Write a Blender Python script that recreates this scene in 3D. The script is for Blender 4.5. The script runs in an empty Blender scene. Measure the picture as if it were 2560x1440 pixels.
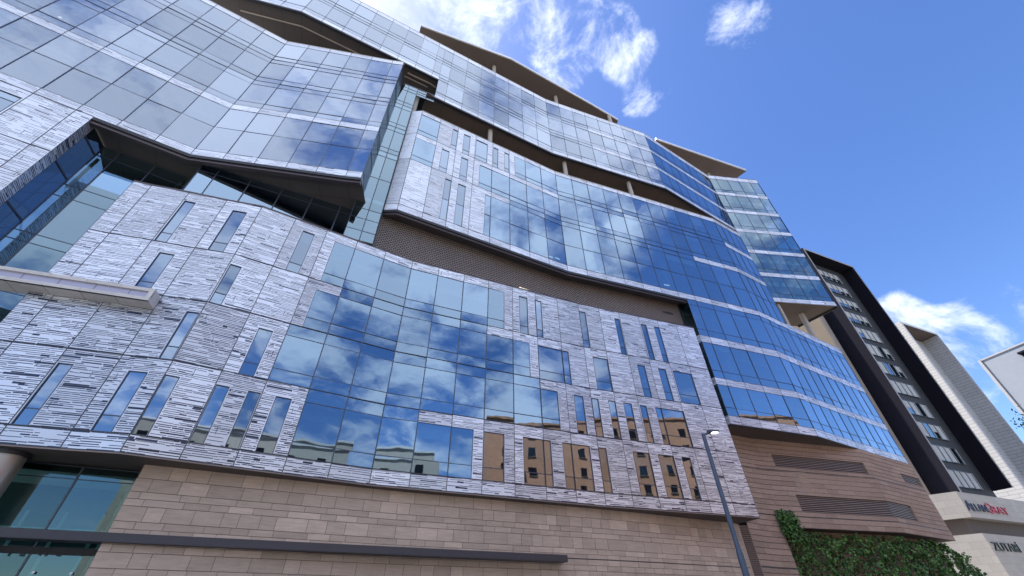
import bpy, math, random
from mathutils import Matrix, Vector
random.seed(7)
# ------------------------------------------------------------------ camera
FPX, PITCH, ROLL, EYE = 1031.7, math.radians(39.587), math.radians(-0.761), 1.6
scn = bpy.context.scene
cam_d = bpy.data.cameras.new('camera'); cam = bpy.data.objects.new('camera', cam_d)
scn.collection.objects.link(cam)
cam_d.sensor_width = 36; cam_d.lens = FPX/2560*36; cam_d.clip_end = 3000; cam_d.clip_start = .1
cam.matrix_world = Matrix.Translation((0, 0, EYE)) @ Matrix.Rotation(math.pi/2+PITCH, 4, 'X') @ Matrix.Rotation(ROLL, 4, 'Z')
scn.camera = cam
scn.view_settings.view_transform = 'Standard'; scn.view_settings.look = 'None'
scn.view_settings.exposure = 1.38; scn.view_settings.gamma = 1
scn.cycles.max_bounces = 8; scn.cycles.transparent_max_bounces = 10

def ray(u, v):
    x, y = u-1280, 720-v
    c, s = math.cos(ROLL), math.sin(ROLL)
    x, y = c*x-s*y, s*x+c*y
    return (x, FPX*math.cos(PITCH)-y*math.sin(PITCH), y*math.cos(PITCH)+FPX*math.sin(PITCH))
def at(u, v, z):
    d = ray(u, v); t = (z-EYE)/d[2]; return (d[0]*t, d[1]*t)
def dirn(u, v):
    return Vector(ray(u, v)).normalized()

# ------------------------------------------------------------------ sky and sun
SUN_EL, SUN_AZ = 60.0, (-0.93, 0.37)
w = bpy.data.worlds.new('World'); scn.world = w; w.use_nodes = True
nt = w.node_tree; nt.nodes.clear()
def N(t, tree=None, **k):
    n = (tree or nt).nodes.new(t)
    for a, b in k.items(): setattr(n, a, b)
    return n
def math_n(tree, op, a, b=None, clamp=False, c=None):
    n = tree.nodes.new('ShaderNodeMath'); n.operation = op; n.use_clamp = clamp
    for i, q in enumerate((a, b, c)):
        if q is None: continue
        if isinstance(q, (int, float)): n.inputs[i].default_value = q
        else: tree.links.new(q, n.inputs[i])
    return n.outputs[0]
L = nt.links.new
sky = N('ShaderNodeTexSky'); sky.sky_type = 'NISHITA'; sky.sun_disc = False
sky.sun_elevation = math.radians(SUN_EL); sky.sun_rotation = math.atan2(SUN_AZ[0], SUN_AZ[1])
sky.air_density = 1.0; sky.dust_density = 0.6; sky.ozone_density = 2.2
hs = N('ShaderNodeHueSaturation'); hs.inputs['Saturation'].default_value = 1.22; hs.inputs['Value'].default_value = 1.22
hs.inputs['Hue'].default_value = 0.512
L(sky.outputs[0], hs.inputs['Color'])
tc = N('ShaderNodeTexCoord')
def dotn(vec, d):
    n = N('ShaderNodeVectorMath', operation='DOT_PRODUCT'); L(vec, n.inputs[0]); n.inputs[1].default_value = d
    return n.outputs['Value']
nrm = N('ShaderNodeVectorMath', operation='NORMALIZE'); L(tc.outputs['Generated'], nrm.inputs[0]); V = nrm.outputs[0]
# project the direction on a cloud deck so that the clouds foreshorten towards the horizon
sep = N('ShaderNodeSeparateXYZ'); L(V, sep.inputs[0])
zc = math_n(nt, 'MAXIMUM', sep.outputs[2], 0.02); zc = math_n(nt, 'ADD', zc, 0.15)
px_ = math_n(nt, 'DIVIDE', sep.outputs[0], zc); py_ = math_n(nt, 'DIVIDE', sep.outputs[1], zc)
cmb = N('ShaderNodeCombineXYZ'); L(px_, cmb.inputs[0]); L(py_, cmb.inputs[1])
def noise(scale, detail, rough, dist, vec, w_=0.0):
    n = N('ShaderNodeTexNoise'); n.noise_dimensions = '3D'
    n.inputs['Scale'].default_value = scale; n.inputs['Detail'].default_value = detail
    n.inputs['Roughness'].default_value = rough; n.inputs['Distortion'].default_value = dist
    L(vec, n.inputs['Vector']); return n.outputs['Fac']
n1 = noise(3.2, 9, 0.60, 0.35, cmb.outputs[0]); n2 = noise(0.9, 3, 0.5, 0.2, cmb.outputs[0])
# cloud masses: bearing, angular size, weight
def mask_sum(lst):
    tot = None
    for (d, lo, hi, wt) in lst:
        m = N('ShaderNodeMapRange'); m.interpolation_type = 'SMOOTHSTEP'; L(dotn(V, d), m.inputs[0])
        m.inputs[1].default_value = lo; m.inputs[2].default_value = hi; m.inputs[3].default_value = 0; m.inputs[4].default_value = wt
        tot = m.outputs[0] if tot is None else math_n(nt, 'ADD', tot, m.outputs[0])
    return tot
BLOBS = [((985, -30), 4.5, .75), ((1120, 20), 5.5, .9), ((1230, 50), 5.5, .9), ((1170, 120), 3.4, .6), ((1385, 40), 4.8, .9), ((1400, 140), 4.2, .75), ((1420, 210), 2.6, .5),
         ((1555, 120), 3.8, .95), ((1520, 20), 3.4, .5), ((1620, 190), 4.4, .5), ((1600, 262), 2.6, .5), ((1850, 0), 4.6, .5), ((1835, 75), 3.4, .45), ((1480, 70), 5, .3),
         ((2290, 825), 3.8, .8), ((2370, 885), 3.8, .75), ((2235, 790), 2.4, .6), ((2510, 760), 3.2, .6), ((2450, 900), 3.6, .4), ((2555, 440), 2.2, .4), ((2330, 960), 5, .6)]
front = mask_sum([(dirn(*p), math.cos(math.radians(r_*1.35)), math.cos(math.radians(r_*.25)), wt) for (p, r_, wt) in BLOBS])
cm = N('ShaderNodeMapping'); cm.inputs['Rotation'].default_value = (0, 0, math.radians(20)); cm.inputs['Scale'].default_value = (1, 1, 1); L(V, cm.inputs[0])
nf = noise(8.5, 13, .66, .35, cm.outputs[0])
mf = N('ShaderNodeMapRange'); mf.interpolation_type = 'SMOOTHSTEP'; L(math_n(nt, 'ADD', nf, math_n(nt, 'MULTIPLY', math_n(nt, 'MINIMUM', front, 1.0), .32)), mf.inputs[0])
mf.inputs[1].default_value = .72; mf.inputs[2].default_value = 1.04
frontd = math_n(nt, 'MULTIPLY', mf.outputs[0], math_n(nt, 'MINIMUM', math_n(nt, 'MULTIPLY', front, 1.6), 1.0))
# broken cloud over the street behind the viewer, closing to a bright veil overhead and to the south
back = mask_sum([(Vector((-0.16, -0.65, 0.74)).normalized(), .74, .98, .44), (Vector((0.30, -0.36, 0.88)).normalized(), .88, .985, .34), (Vector((0.46, -0.78, 0.42)).normalized(), .82, .98, .26)])
ddn = math_n(nt, 'ADD', math_n(nt, 'MULTIPLY_ADD', n1, 1.9, c=-.45), math_n(nt, 'MULTIPLY_ADD', n2, .35, c=-.175))
mb2 = N('ShaderNodeMapRange'); mb2.interpolation_type = 'SMOOTHSTEP'; L(math_n(nt, 'ADD', ddn, back), mb2.inputs[0])
mb2.inputs[1].default_value = .58; mb2.inputs[2].default_value = .98
backd = math_n(nt, 'MULTIPLY', mb2.outputs[0], math_n(nt, 'MINIMUM', math_n(nt, 'MULTIPLY', back, 6.0), .92))
mr = N('ShaderNodeMath', operation='MAXIMUM'); L(frontd, mr.inputs[0]); L(backd, mr.inputs[1])
# thick parts are a little greyer
shade = N('ShaderNodeMix', data_type='RGBA'); L(noise(2.1, 4, .6, .2, cmb.outputs[0]), shade.inputs[0])
shade.inputs[6].default_value = (4.7, 5.3, 7.0, 1); shade.inputs[7].default_value = (6.9, 7.2, 8.2, 1)
mixc = N('ShaderNodeMix', data_type='RGBA'); L(mr.outputs[0], mixc.inputs[0]); L(hs.outputs[0], mixc.inputs[6]); L(shade.outputs[2], mixc.inputs[7])
bg = N('ShaderNodeBackground'); bg.inputs[1].default_value = 0.085; L(mixc.outputs[2], bg.inputs[0])
wo = N('ShaderNodeOutputWorld'); L(bg.outputs[0], wo.inputs[0])
sd = bpy.data.lights.new('sun', 'SUN'); sd.energy = 4.2; sd.angle = math.radians(.53); sd.color = (1.0, .94, .84)
sun = bpy.data.objects.new('sun', sd); scn.collection.objects.link(sun)
ce = math.cos(math.radians(SUN_EL)); an = math.hypot(*SUN_AZ)
S = Vector((SUN_AZ[0]/an*ce, SUN_AZ[1]/an*ce, math.sin(math.radians(SUN_EL))))
sun.rotation_euler = S.to_track_quat('Z', 'Y').to_euler()

# ------------------------------------------------------------------ materials
def new_mat(name):
    m = bpy.data.materials.new(name); m.use_nodes = True; t = m.node_tree; t.nodes.clear()
    o = t.nodes.new('ShaderNodeOutputMaterial'); return m, t, o
def plain(name, col, rough=.6, metal=0., noise_amt=.12, nscale=3., bump=0., spec=.5, tone=0., streak=0.):
    """colour broken up by noise; tone > 0 lets the per-piece value of the mesh shift it"""
    m, t, o = new_mat(name); b = t.nodes.new('ShaderNodeBsdfPrincipled'); t.links.new(b.outputs[0], o.inputs[0])
    b.inputs['Roughness'].default_value = rough; b.inputs['Metallic'].default_value = metal
    b.inputs['Specular IOR Level'].default_value = spec
    g = t.nodes.new('ShaderNodeNewGeometry'); n = t.nodes.new('ShaderNodeTexNoise')
    n.inputs['Scale'].default_value = nscale; n.inputs['Detail'].default_value = 6; n.inputs['Roughness'].default_value = .6
    t.links.new(g.outputs['Position'], n.inputs['Vector'])
    f = math_n(t, 'MULTIPLY_ADD', n.outputs['Fac'], noise_amt*2, c=1-noise_amt)
    if tone:
        a = t.nodes.new('ShaderNodeAttribute'); a.attribute_name = 'tone'
        f2 = math_n(t, 'MULTIPLY_ADD', a.outputs['Fac'], tone*2, c=1-tone)
        f = math_n(t, 'MULTIPLY', f, f2)
    if streak:                                          # bedding lines of the stone
        mp = t.nodes.new('ShaderNodeMapping'); mp.inputs['Scale'].default_value = (.9, .9, 9.); t.links.new(g.outputs['Position'], mp.inputs[0])
        n3 = t.nodes.new('ShaderNodeTexNoise'); n3.inputs['Scale'].default_value = 1.3; n3.inputs['Detail'].default_value = 8; n3.inputs['Roughness'].default_value = .7; t.links.new(mp.outputs[0], n3.inputs['Vector'])
        f = math_n(t, 'MULTIPLY', f, math_n(t, 'MULTIPLY_ADD', n3.outputs['Fac'], streak*2.4, c=1-streak*1.2))
    mx = t.nodes.new('ShaderNodeVectorMath'); mx.operation = 'SCALE'; mx.inputs[0].default_value = col[:3]
    t.links.new(f, mx.inputs['Scale']); t.links.new(mx.outputs[0], b.inputs['Base Color'])
    if bump:
        n2 = t.nodes.new('ShaderNodeTexNoise'); n2.inputs['Scale'].default_value = nscale*6; n2.inputs['Detail'].default_value = 5
        t.links.new(g.outputs['Position'], n2.inputs['Vector'])
        bp = t.nodes.new('ShaderNodeBump'); bp.inputs['Strength'].default_value = bump; bp.inputs['Distance'].default_value = .03
        t.links.new(n2.outputs['Fac'], bp.inputs['Height']); t.links.new(bp.outputs[0], b.inputs['Normal'])
    return m
def glass(name, tint, refl=(0.80, 0.92, 1.0), base=.42, wav=.008, pv=.17):
    m, t, o = new_mat(name)
    gl = t.nodes.new('ShaderNodeBsdfGlossy'); gl.inputs['Roughness'].default_value = .012; gl.inputs['Color'].default_value = (*refl, 1)
    tr = t.nodes.new('ShaderNodeBsdfTransparent'); tr.inputs['Color'].default_value = (*tint, 1)
    lw = t.nodes.new('ShaderNodeLayerWeight'); lw.inputs['Blend'].default_value = .25
    a = t.nodes.new('ShaderNodeAttribute'); a.attribute_name = 'tone'
    f = math_n(t, 'MULTIPLY_ADD', lw.outputs['Facing'], .62, c=base-.06)
    cx = t.nodes.new('ShaderNodeMix'); cx.data_type = 'RGBA'; t.links.new(lw.outputs['Facing'], cx.inputs[0])
    cx.inputs[6].default_value = (*refl, 1); cx.inputs[7].default_value = (.88, .94, 1, 1); t.links.new(cx.outputs[2], gl.inputs['Color'])
    f = math_n(t, 'ADD', f, math_n(t, 'MULTIPLY_ADD', a.outputs['Fac'], pv, c=-pv/2), clamp=True)
    g = t.nodes.new('ShaderNodeNewGeometry'); n = t.nodes.new('ShaderNodeTexNoise'); n.inputs['Scale'].default_value = .45; n.inputs['Detail'].default_value = 2
    t.links.new(g.outputs['Position'], n.inputs['Vector'])
    bp = t.nodes.new('ShaderNodeBump'); bp.inputs['Strength'].default_value = 1; bp.inputs['Distance'].default_value = wav
    t.links.new(n.outputs['Fac'], bp.inputs['Height']); t.links.new(bp.outputs[0], gl.inputs['Normal'])
    mx = t.nodes.new('ShaderNodeMixShader'); t.links.new(f, mx.inputs[0]); t.links.new(tr.outputs[0], mx.inputs[1]); t.links.new(gl.outputs[0], mx.inputs[2])
    t.links.new(mx.outputs[0], o.inputs[0]); return m
def emit(name, col, s):
    m, t, o = new_mat(name); e = t.nodes.new('ShaderNodeEmission'); e.inputs[0].default_value = (*col, 1); e.inputs[1].default_value = s
    t.links.new(e.outputs[0], o.inputs[0]); return m
def brickwork(name, c1, c2, mortar, bw, bh, ms, rough=.8, bump=.3, squash=1., off=.5, ns=.15):
    m, t, o = new_mat(name); b = t.nodes.new('ShaderNodeBsdfPrincipled'); t.links.new(b.outputs[0], o.inputs[0])
    uv = t.nodes.new('ShaderNodeUVMap'); k = t.nodes.new('ShaderNodeTexBrick'); t.links.new(uv.outputs[0], k.inputs['Vector'])
    k.inputs['Color1'].default_value = (*c1, 1); k.inputs['Color2'].default_value = (*c2, 1); k.inputs['Mortar'].default_value = (*mortar, 1)
    k.inputs['Scale'].default_value = 1; k.inputs['Brick Width'].default_value = bw; k.inputs['Row Height'].default_value = bh
    k.inputs['Mortar Size'].default_value = ms; k.inputs['Mortar Smooth'].default_value = .1; k.offset = off
    g = t.nodes.new('ShaderNodeNewGeometry'); n = t.nodes.new('ShaderNodeTexNoise'); n.inputs['Scale'].default_value = .6; n.inputs['Detail'].default_value = 7
    t.links.new(g.outputs['Position'], n.inputs['Vector'])
    f = math_n(t, 'MULTIPLY_ADD', n.outputs['Fac'], ns*2, c=1-ns)
    mx = t.nodes.new('ShaderNodeVectorMath'); mx.operation = 'SCALE'; t.links.new(k.outputs['Color'], mx.inputs[0]); t.links.new(f, mx.inputs['Scale'])
    t.links.new(mx.outputs[0], b.inputs['Base Color']); b.inputs['Roughness'].default_value = rough
    bp = t.nodes.new('ShaderNodeBump'); bp.inputs['Strength'].default_value = bump; bp.inputs['Distance'].default_value = .02; bp.invert = True
    t.links.new(k.outputs['Fac'], bp.inputs['Height']); t.links.new(bp.outputs[0], b.inputs['Normal']); return m
M = dict(
    panel=plain('white_panel', (.72, .765, .855), .32, .3, .10, 1.5, .0, .5, .16),
    slot=plain('dark_slot', (.028, .038, .085), .22, 0, .2, 1.0, 0, .5, .35),
    joint=plain('dark_joint', (.02, .022, .03), .5),
    mull=plain('mullion_metal', (.07, .085, .12), .35, .3), mullp=plain('slim_mullion', (.12, .14, .19), .35, .3),
    trim=plain('bronze_trim', (.085, .07, .078), .32, .4),
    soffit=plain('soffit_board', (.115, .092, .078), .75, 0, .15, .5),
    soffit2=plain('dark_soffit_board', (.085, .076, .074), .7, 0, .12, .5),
    conc=plain('pale_concrete', (.42, .38, .34), .8, 0, .15, 2, .2),
    ceil=plain('office_ceiling', (.62, .64, .64), .9, 0, .08, 1),
    inwall=plain('office_wall', (.22, .26, .29), .9, 0, .3, .4),
    blind=plain('roller_blind', (.62, .64, .66), .8, 0, .08, 1),
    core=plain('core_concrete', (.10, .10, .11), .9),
    ga=glass('curtain_glass', (.28, .45, .54), (.48, .69, .88), .45, .006), gh=glass('hall_glass', (.20, .34, .40), (.36, .54, .64), .42, .006), gw=glass('window_glass', (.22, .36, .44), (.50, .64, .78), .48, .006),
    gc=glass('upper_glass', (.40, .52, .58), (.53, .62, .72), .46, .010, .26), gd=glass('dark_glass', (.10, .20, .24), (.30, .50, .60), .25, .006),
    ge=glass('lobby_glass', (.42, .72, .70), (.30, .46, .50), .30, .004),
    gk=glass('shaded_glass', (.05, .09, .13), (.07, .12, .19), .30, .004),  # near-black tint and reflection stand in for the dark surroundings it would mirror
    gt=glass('tower_glass', (.40, .62, .68), (.50, .72, .82), .30, .006),
    stone=plain('pink_limestone', (.485, .385, .315), .5, 0, .16, 1.2, .12, .4, .21, streak=.30),
    mortar=plain('stone_joint', (.15, .115, .10), .9),
    rib=plain('split_stone', (.385, .29, .24), .85, 0, .34, 7.0, 1.0, .3, .12, streak=.15),
    steel=plain('charcoal_steel', (.052, .052, .066), .45, .2),
    colm=plain('brushed_column', (.38, .36, .34), .38, .6), gold=plain('brass_column', (.75, .58, .30), .4, .3),
    beam=plain('pale_granite', (.62, .60, .58), .7, 0, .18, 3, .15, .5, .08), beam_in=plain('lilac_panel', (.42, .42, .55), .35, .1, .1, 1.2),
    louv=plain('louvre_metal', (.22, .18, .17), .5, .2), lampc=plain('blue_grey_steel', (.075, .105, .16), .4, .4),
    dark=plain('charcoal_render', (.014, .014, .021), .9, 0, .1, .6, spec=.03), tan=plain('tan_render', (.50, .385, .26), .85, 0, .1, .5),
    light=plain('light_render', (.56, .57, .60), .8, 0, .08, .8), light2=plain('light_render_shaded', (.215, .235, .275), .85, 0, .08, .8), fin=plain('grey_fin', (.30, .29, .30), .6),  # light2: the light render darkened in colour for the shade missing there
    wblind=plain('window_blind', (.40, .42, .42), .8, 0, .35, .5), twall=plain('tower_wall', (.035, .038, .045), .7),
    navy=plain('navy_letter', (.02, .025, .07), .4), red=plain('red_letter', (.42, .015, .05), .4), black=plain('black_letter', (.015, .015, .02), .4),
    asphalt=plain('asphalt', (.05, .05, .052), .9, 0, .2, 4, .3), paving=plain('paving', (.26, .25, .23), .85, 0, .15, 3, .1), soil=plain('soil', (.12, .11, .09), .95),
    led=emit('led_panel', (1, .98, .93), 1.2), warm=emit('warm_lamp', (1, .9, .7), .7),
    granite=brickwork('granite_cladding', (.43, .41, .38), (.38, .36, .335), (.26, .24, .22), 1.2, .8, .012, .7, .1, ns=.1),
    course=brickwork('grey_stone_courses', (.43, .43, .44), (.39, .39, .40), (.17, .16, .16), 2.6, .62, .03, .8, .5, ns=.08),
    screen=brickwork('perforated_brick', (.44, .37, .34), (.36, .30, .28), (.016, .013, .014), .34, .15, .042, .8, .8, ns=.1),
    facebrick=brickwork('tan_face_brick', (.47, .235, .145), (.37, .18, .105), (.30, .24, .18), .34, .12, .012, .85, .2, ns=.15),
)

# ------------------------------------------------------------------ mesh helpers
COL = scn.collection
class MB:
    def __init__(s): s.v = []; s.f = []; s.m = []; s.t = []; s.uv = []; s.mats = []
    def mi(s, mat):
        if mat not in s.mats: s.mats.append(mat)
        return s.mats.index(mat)
    def poly(s, pts, mat, tone=.5, uv=None):
        i = len(s.v); s.v += [tuple(p) for p in pts]; s.f.append(tuple(range(i, i+len(pts)))); s.m.append(s.mi(mat)); s.t.append(tone)
        s.uv += uv if uv else [(p[0]+p[1], p[2]) for p in pts]
    def hexa(s, b, t, mat, tone=.5):
        """prism: lower loop b, upper loop t"""
        n = len(b); s.poly(list(reversed(b)), mat, tone); s.poly(t, mat, tone)
        for i in range(n):
            j = (i+1) % n; l = math.dist(b[i], b[j])
            s.poly([b[i], b[j], t[j], t[i]], mat, tone, [(0, b[i][2]), (l, b[j][2]), (l, t[j][2]), (0, t[i][2])])
    def box(s, c, size, mat, rz=0, tone=.5):
        cs, sn = math.cos(rz), math.sin(rz); L4 = []
        for x, y in ((-1, -1), (1, -1), (1, 1), (-1, 1)):
            a, b = x*size[0]/2, y*size[1]/2; L4.append((c[0]+a*cs-b*sn, c[1]+a*sn+b*cs))
        s.hexa([(x, y, c[2]-size[2]/2) for x, y in L4], [(x, y, c[2]+size[2]/2) for x, y in L4], mat, tone)
    def tube(s, p0, p1, r0, r1, mat, n=20):
        a = Vector(p0); b = Vector(p1); d = (b-a).normalized(); q = d.to_track_quat('Z', 'Y')
        A = [a+q@Vector((math.cos(k*2*math.pi/n)*r0, math.sin(k*2*math.pi/n)*r0, 0)) for k in range(n)]
        B = [b+q@Vector((math.cos(k*2*math.pi/n)*r1, math.sin(k*2*math.pi/n)*r1, 0)) for k in range(n)]
        for k in range(n): j = (k+1) % n; s.poly([A[k], A[j], B[j], B[k]], mat)
        s.poly(list(reversed(A)), mat); s.poly(B, mat)
    def build(s, name, parent=None, smooth=False):
        me = bpy.data.meshes.new(name); me.from_pydata([tuple(p) for p in s.v], [], s.f)
        for m in s.mats: me.materials.append(M[m])
        me.polygons.foreach_set('material_index', s.m)
        ul = me.uv_layers.new(name='UVMap'); ul.data.foreach_set('uv', [c for p in s.uv for c in p])
        at_ = me.attributes.new('tone', 'FLOAT', 'FACE'); at_.data.foreach_set('value', s.t)
        if smooth: me.polygons.foreach_set('use_smooth', [len(f) == 4 for f in s.f])
        me.update(); o = bpy.data.objects.new(name, me); COL.objects.link(o)
        if parent: o.parent = parent; o.matrix_parent_inverse = parent.matrix_world.inverted()
        return o
def tag(o, label, cat, group=None, kind=None):
    if label: o['label'] = label
    if cat: o['category'] = cat
    if group: o['group'] = group
    if kind: o['kind'] = kind
    return o
def empty(name, label, cat, loc, group=None):
    o = bpy.data.objects.new(name, None); COL.objects.link(o); o.location = loc; o.empty_display_size = 1
    o.matrix_world = Matrix.Translation(loc); return tag(o, label, cat, group)

class Fac:
    """a folded or curved vertical facade; u counts modules from its first point"""
    def __init__(s, pts):
        s.p = [Vector((a[0], a[1])) for a in pts]; s.n = len(pts)-1; s.cum = [0]
        for i in range(s.n): s.cum.append(s.cum[-1]+(s.p[i+1]-s.p[i]).length)
    def seg(s, u): return max(0, min(s.n-1, int(math.floor(u+1e-6))))
    def nrm(s, i): d = (s.p[i+1]-s.p[i]).normalized(); return Vector((d.y, -d.x))
    def pos(s, u, z, off=0, i=None):
        if i is None: i = s.seg(u)
        q = s.p[i].lerp(s.p[i+1], u-i)+s.nrm(i)*off; return (q.x, q.y, z)
    def vpos(s, k, off):
        """vertex k offset with a mitre"""
        if k <= 0: return s.p[0]+s.nrm(0)*off
        if k >= s.n: return s.p[-1]+s.nrm(s.n-1)*off
        a, b = s.nrm(k-1), s.nrm(k); m = (a+b).normalized(); return s.p[k]+m*(off/max(.5, m.dot(a)))
    def m(s, u): i = s.seg(u); return s.cum[i]+(s.cum[i+1]-s.cum[i])*(u-i)
    def upx(s, px, py):
        d = ray(px, py); best = None
        for i in range(s.n):
            a, b = s.p[i], s.p[i+1]; e = b-a; den = d[0]*e.y-d[1]*e.x
            if abs(den) < 1e-9: continue
            k = (d[1]*a.x-d[0]*a.y)/den   # a + k e parallel to d
            if (i == 0 or k >= -1e-6) and (i == s.n-1 or k <= 1+1e-6):
                q = a+e*k
                if q.x*d[0]+q.y*d[1] > 0: best = i+k; break
        return best
    def offset(s, off): return Fac([s.vpos(k, off) for k in range(s.n+1)])
def fq(mb, F, u0, u1, z0, z1, off, mat, tone=.5):
    i0, i1 = F.seg(u0), F.seg(u1-1e-6)
    for i in range(i0, i1+1):
        a, b = max(u0, i), min(u1, i+1)
        if b-a < 1e-5: continue
        ma, mb_ = F.m(a), F.cum[i]+(F.cum[i+1]-F.cum[i])*(b-i)
        mb.poly([F.pos(a, z0, off, i), F.pos(b, z0, off, i), F.pos(b, z1, off, i), F.pos(a, z1, off, i)], mat, tone,
                [(ma, z0), (mb_, z0), (mb_, z1), (ma, z1)])
def fbox(mb, F, u0, u1, z0, z1, o0, o1, mat, tone=.5):
    """box on the facade from offset o0 (back) to o1 (front), inside one module or split per module"""
    i0, i1 = F.seg(u0), F.seg(u1-1e-6)
    for i in range(i0, i1+1):
        a, b = max(u0, i), min(u1, i+1)
        if b-a < 1e-5: continue
        P = lambda u, z, o: F.pos(u, z, o, i)
        mb.poly([P(a, z0, o1), P(b, z0, o1), P(b, z1, o1), P(a, z1, o1)], mat, tone)
        mb.poly([P(a, z0, o0), P(b, z0, o0), P(b, z0, o1), P(a, z0, o1)], mat, tone)
        mb.poly([P(a, z1, o1), P(b, z1, o1), P(b, z1, o0), P(a, z1, o0)], mat, tone)
        mb.poly([P(a, z0, o0), P(a, z0, o1), P(a, z1, o1), P(a, z1, o0)], mat, tone)
        mb.poly([P(b, z0, o1), P(b, z0, o0), P(b, z1, o0), P(b, z1, o1)], mat, tone)
def sheet(mb, F, k0, k1, z, o0, o1, mat):
    """horizontal strip along the facade between two offsets"""
    for k in range(k0, k1):
        a, b, c, d = F.vpos(k, o0), F.vpos(k+1, o0), F.vpos(k+1, o1), F.vpos(k, o1)
        mb.poly([(a.x, a.y, z), (b.x, b.y, z), (c.x, c.y, z), (d.x, d.y, z)], mat, .5, [(a.x, a.y), (b.x, b.y), (c.x, c.y), (d.x, d.y)])
        if mat.startswith('soffit'):                    # open joints between the soffit boards
            t = (b-a).normalized()*.03; mb.poly([(a.x, a.y, z-.006), (a.x+t.x, a.y+t.y, z-.006), (d.x+t.x, d.y+t.y, z-.006), (d.x, d.y, z-.006)], 'joint')
            e, f = a.lerp(d, .45), b.lerp(c, .45); q = (d-a).normalized()*.03
            mb.poly([(e.x, e.y, z-.006), (f.x, f.y, z-.006), (f.x+q.x, f.y+q.y, z-.006), (e.x+q.x, e.y+q.y, z-.006)], 'joint')

def clad(mb, F, u0, u1, z0, z1, holes=(), rh=.118, dens=.66, thick=1., seed=0):
    """slotted white panels: flat sheet cut round the windows, dark slots, joints at every module"""
    R = random.Random(seed+int(u0*100)+int(z0*10))
    i0, i1 = F.seg(u0), F.seg(u1-1e-6)
    for i in range(i0, i1+1):
        a, b = max(u0, i), min(u1, i+1)
        if b-a < 1e-4: continue
        hs_ = [(max(a, h[0]), min(b, h[1]), max(z0, h[2]), min(z1, h[3])) for h in holes if h[0] < b-1e-6 and h[1] > a+1e-6 and h[2] < z1 and h[3] > z0]
        us = sorted({a, b}|{h[0] for h in hs_}|{h[1] for h in hs_}); zs = sorted({z0, z1}|{h[2] for h in hs_}|{h[3] for h in hs_})
        tone = R.random()
        for x0, x1 in zip(us, us[1:]):
            for y0, y1 in zip(zs, zs[1:]):
                cx, cy = (x0+x1)/2, (y0+y1)/2
                if any(h[0] < cx < h[1] and h[2] < cy < h[3] for h in hs_): continue
                fq(mb, F, x0, x1, y0, y1, 0, 'panel', tone)
        W = F.cum[i+1]-F.cum[i]; n = int((z1-z0)/rh)
        if n < 1: continue
        h = (z1-z0)/n
        for r in range(n):
            zc = z0+(r+.5)*h; x = a*W - R.random()*.6
            while x < b*W:
                ln = R.choice((.22, .35, .5, .7, .95, 1.3))*R.uniform(.8, 1.15); x1 = x+ln
                if R.random() < dens:
                    t = R.choices((.024, .034, .052, .085), (6, 4, 1.1, .35))[0]*thick
                    zz = zc+R.uniform(-.2, .2)*h
                    s0, s1 = max(x, a*W+.03), min(x1, b*W-.03)
                    segs = [(s0, s1)]
                    for hh in hs_:
                        if hh[2]-.03 < zz < hh[3]+.03:
                            nx = []
                            for p, q in segs:
                                A, B = hh[0]*W-.04, hh[1]*W+.04
                                if q <= A or p >= B: nx.append((p, q)); continue
                                if p < A: nx.append((p, A))
                                if q > B: nx.append((B, q))
                            segs = nx
                    for p, q in segs:
                        if q-p > .06: fq(mb, F, p/W, q/W, zz-t/2, zz+t/2, .004, 'slot', R.random())
                x = x1+R.choice((0., .02, .05))
        if (z1-z0) > 1.5:
            for _ in range(2):     # short upright slots
                x = R.uniform(a*W+.15, b*W-.15); zz = R.uniform(z0+.2, z1-.6)
                if not any(hh[0]*W-.1 < x < hh[1]*W+.1 and hh[2]-.5 < zz < hh[3]+.1 for hh in hs_):
                    fq(mb, F, x/W, (x+.025)/W, zz, zz+R.uniform(.25, .45), .005, 'slot')
        # panel joints
        if abs(a-i) < 1e-4: fq(mb, F, i, i+.022/W, z0, z1, .007, 'joint')
        if abs(b-i-1) < 1e-4: fq(mb, F, i+1-.022/W, i+1, z0, z1, .007, 'joint')
def hline(mb, F, u0, u1, z, w_=.05, off=.009, mat='joint'): fq(mb, F, u0, u1, z-w_/2, z+w_/2, off, mat)

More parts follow.
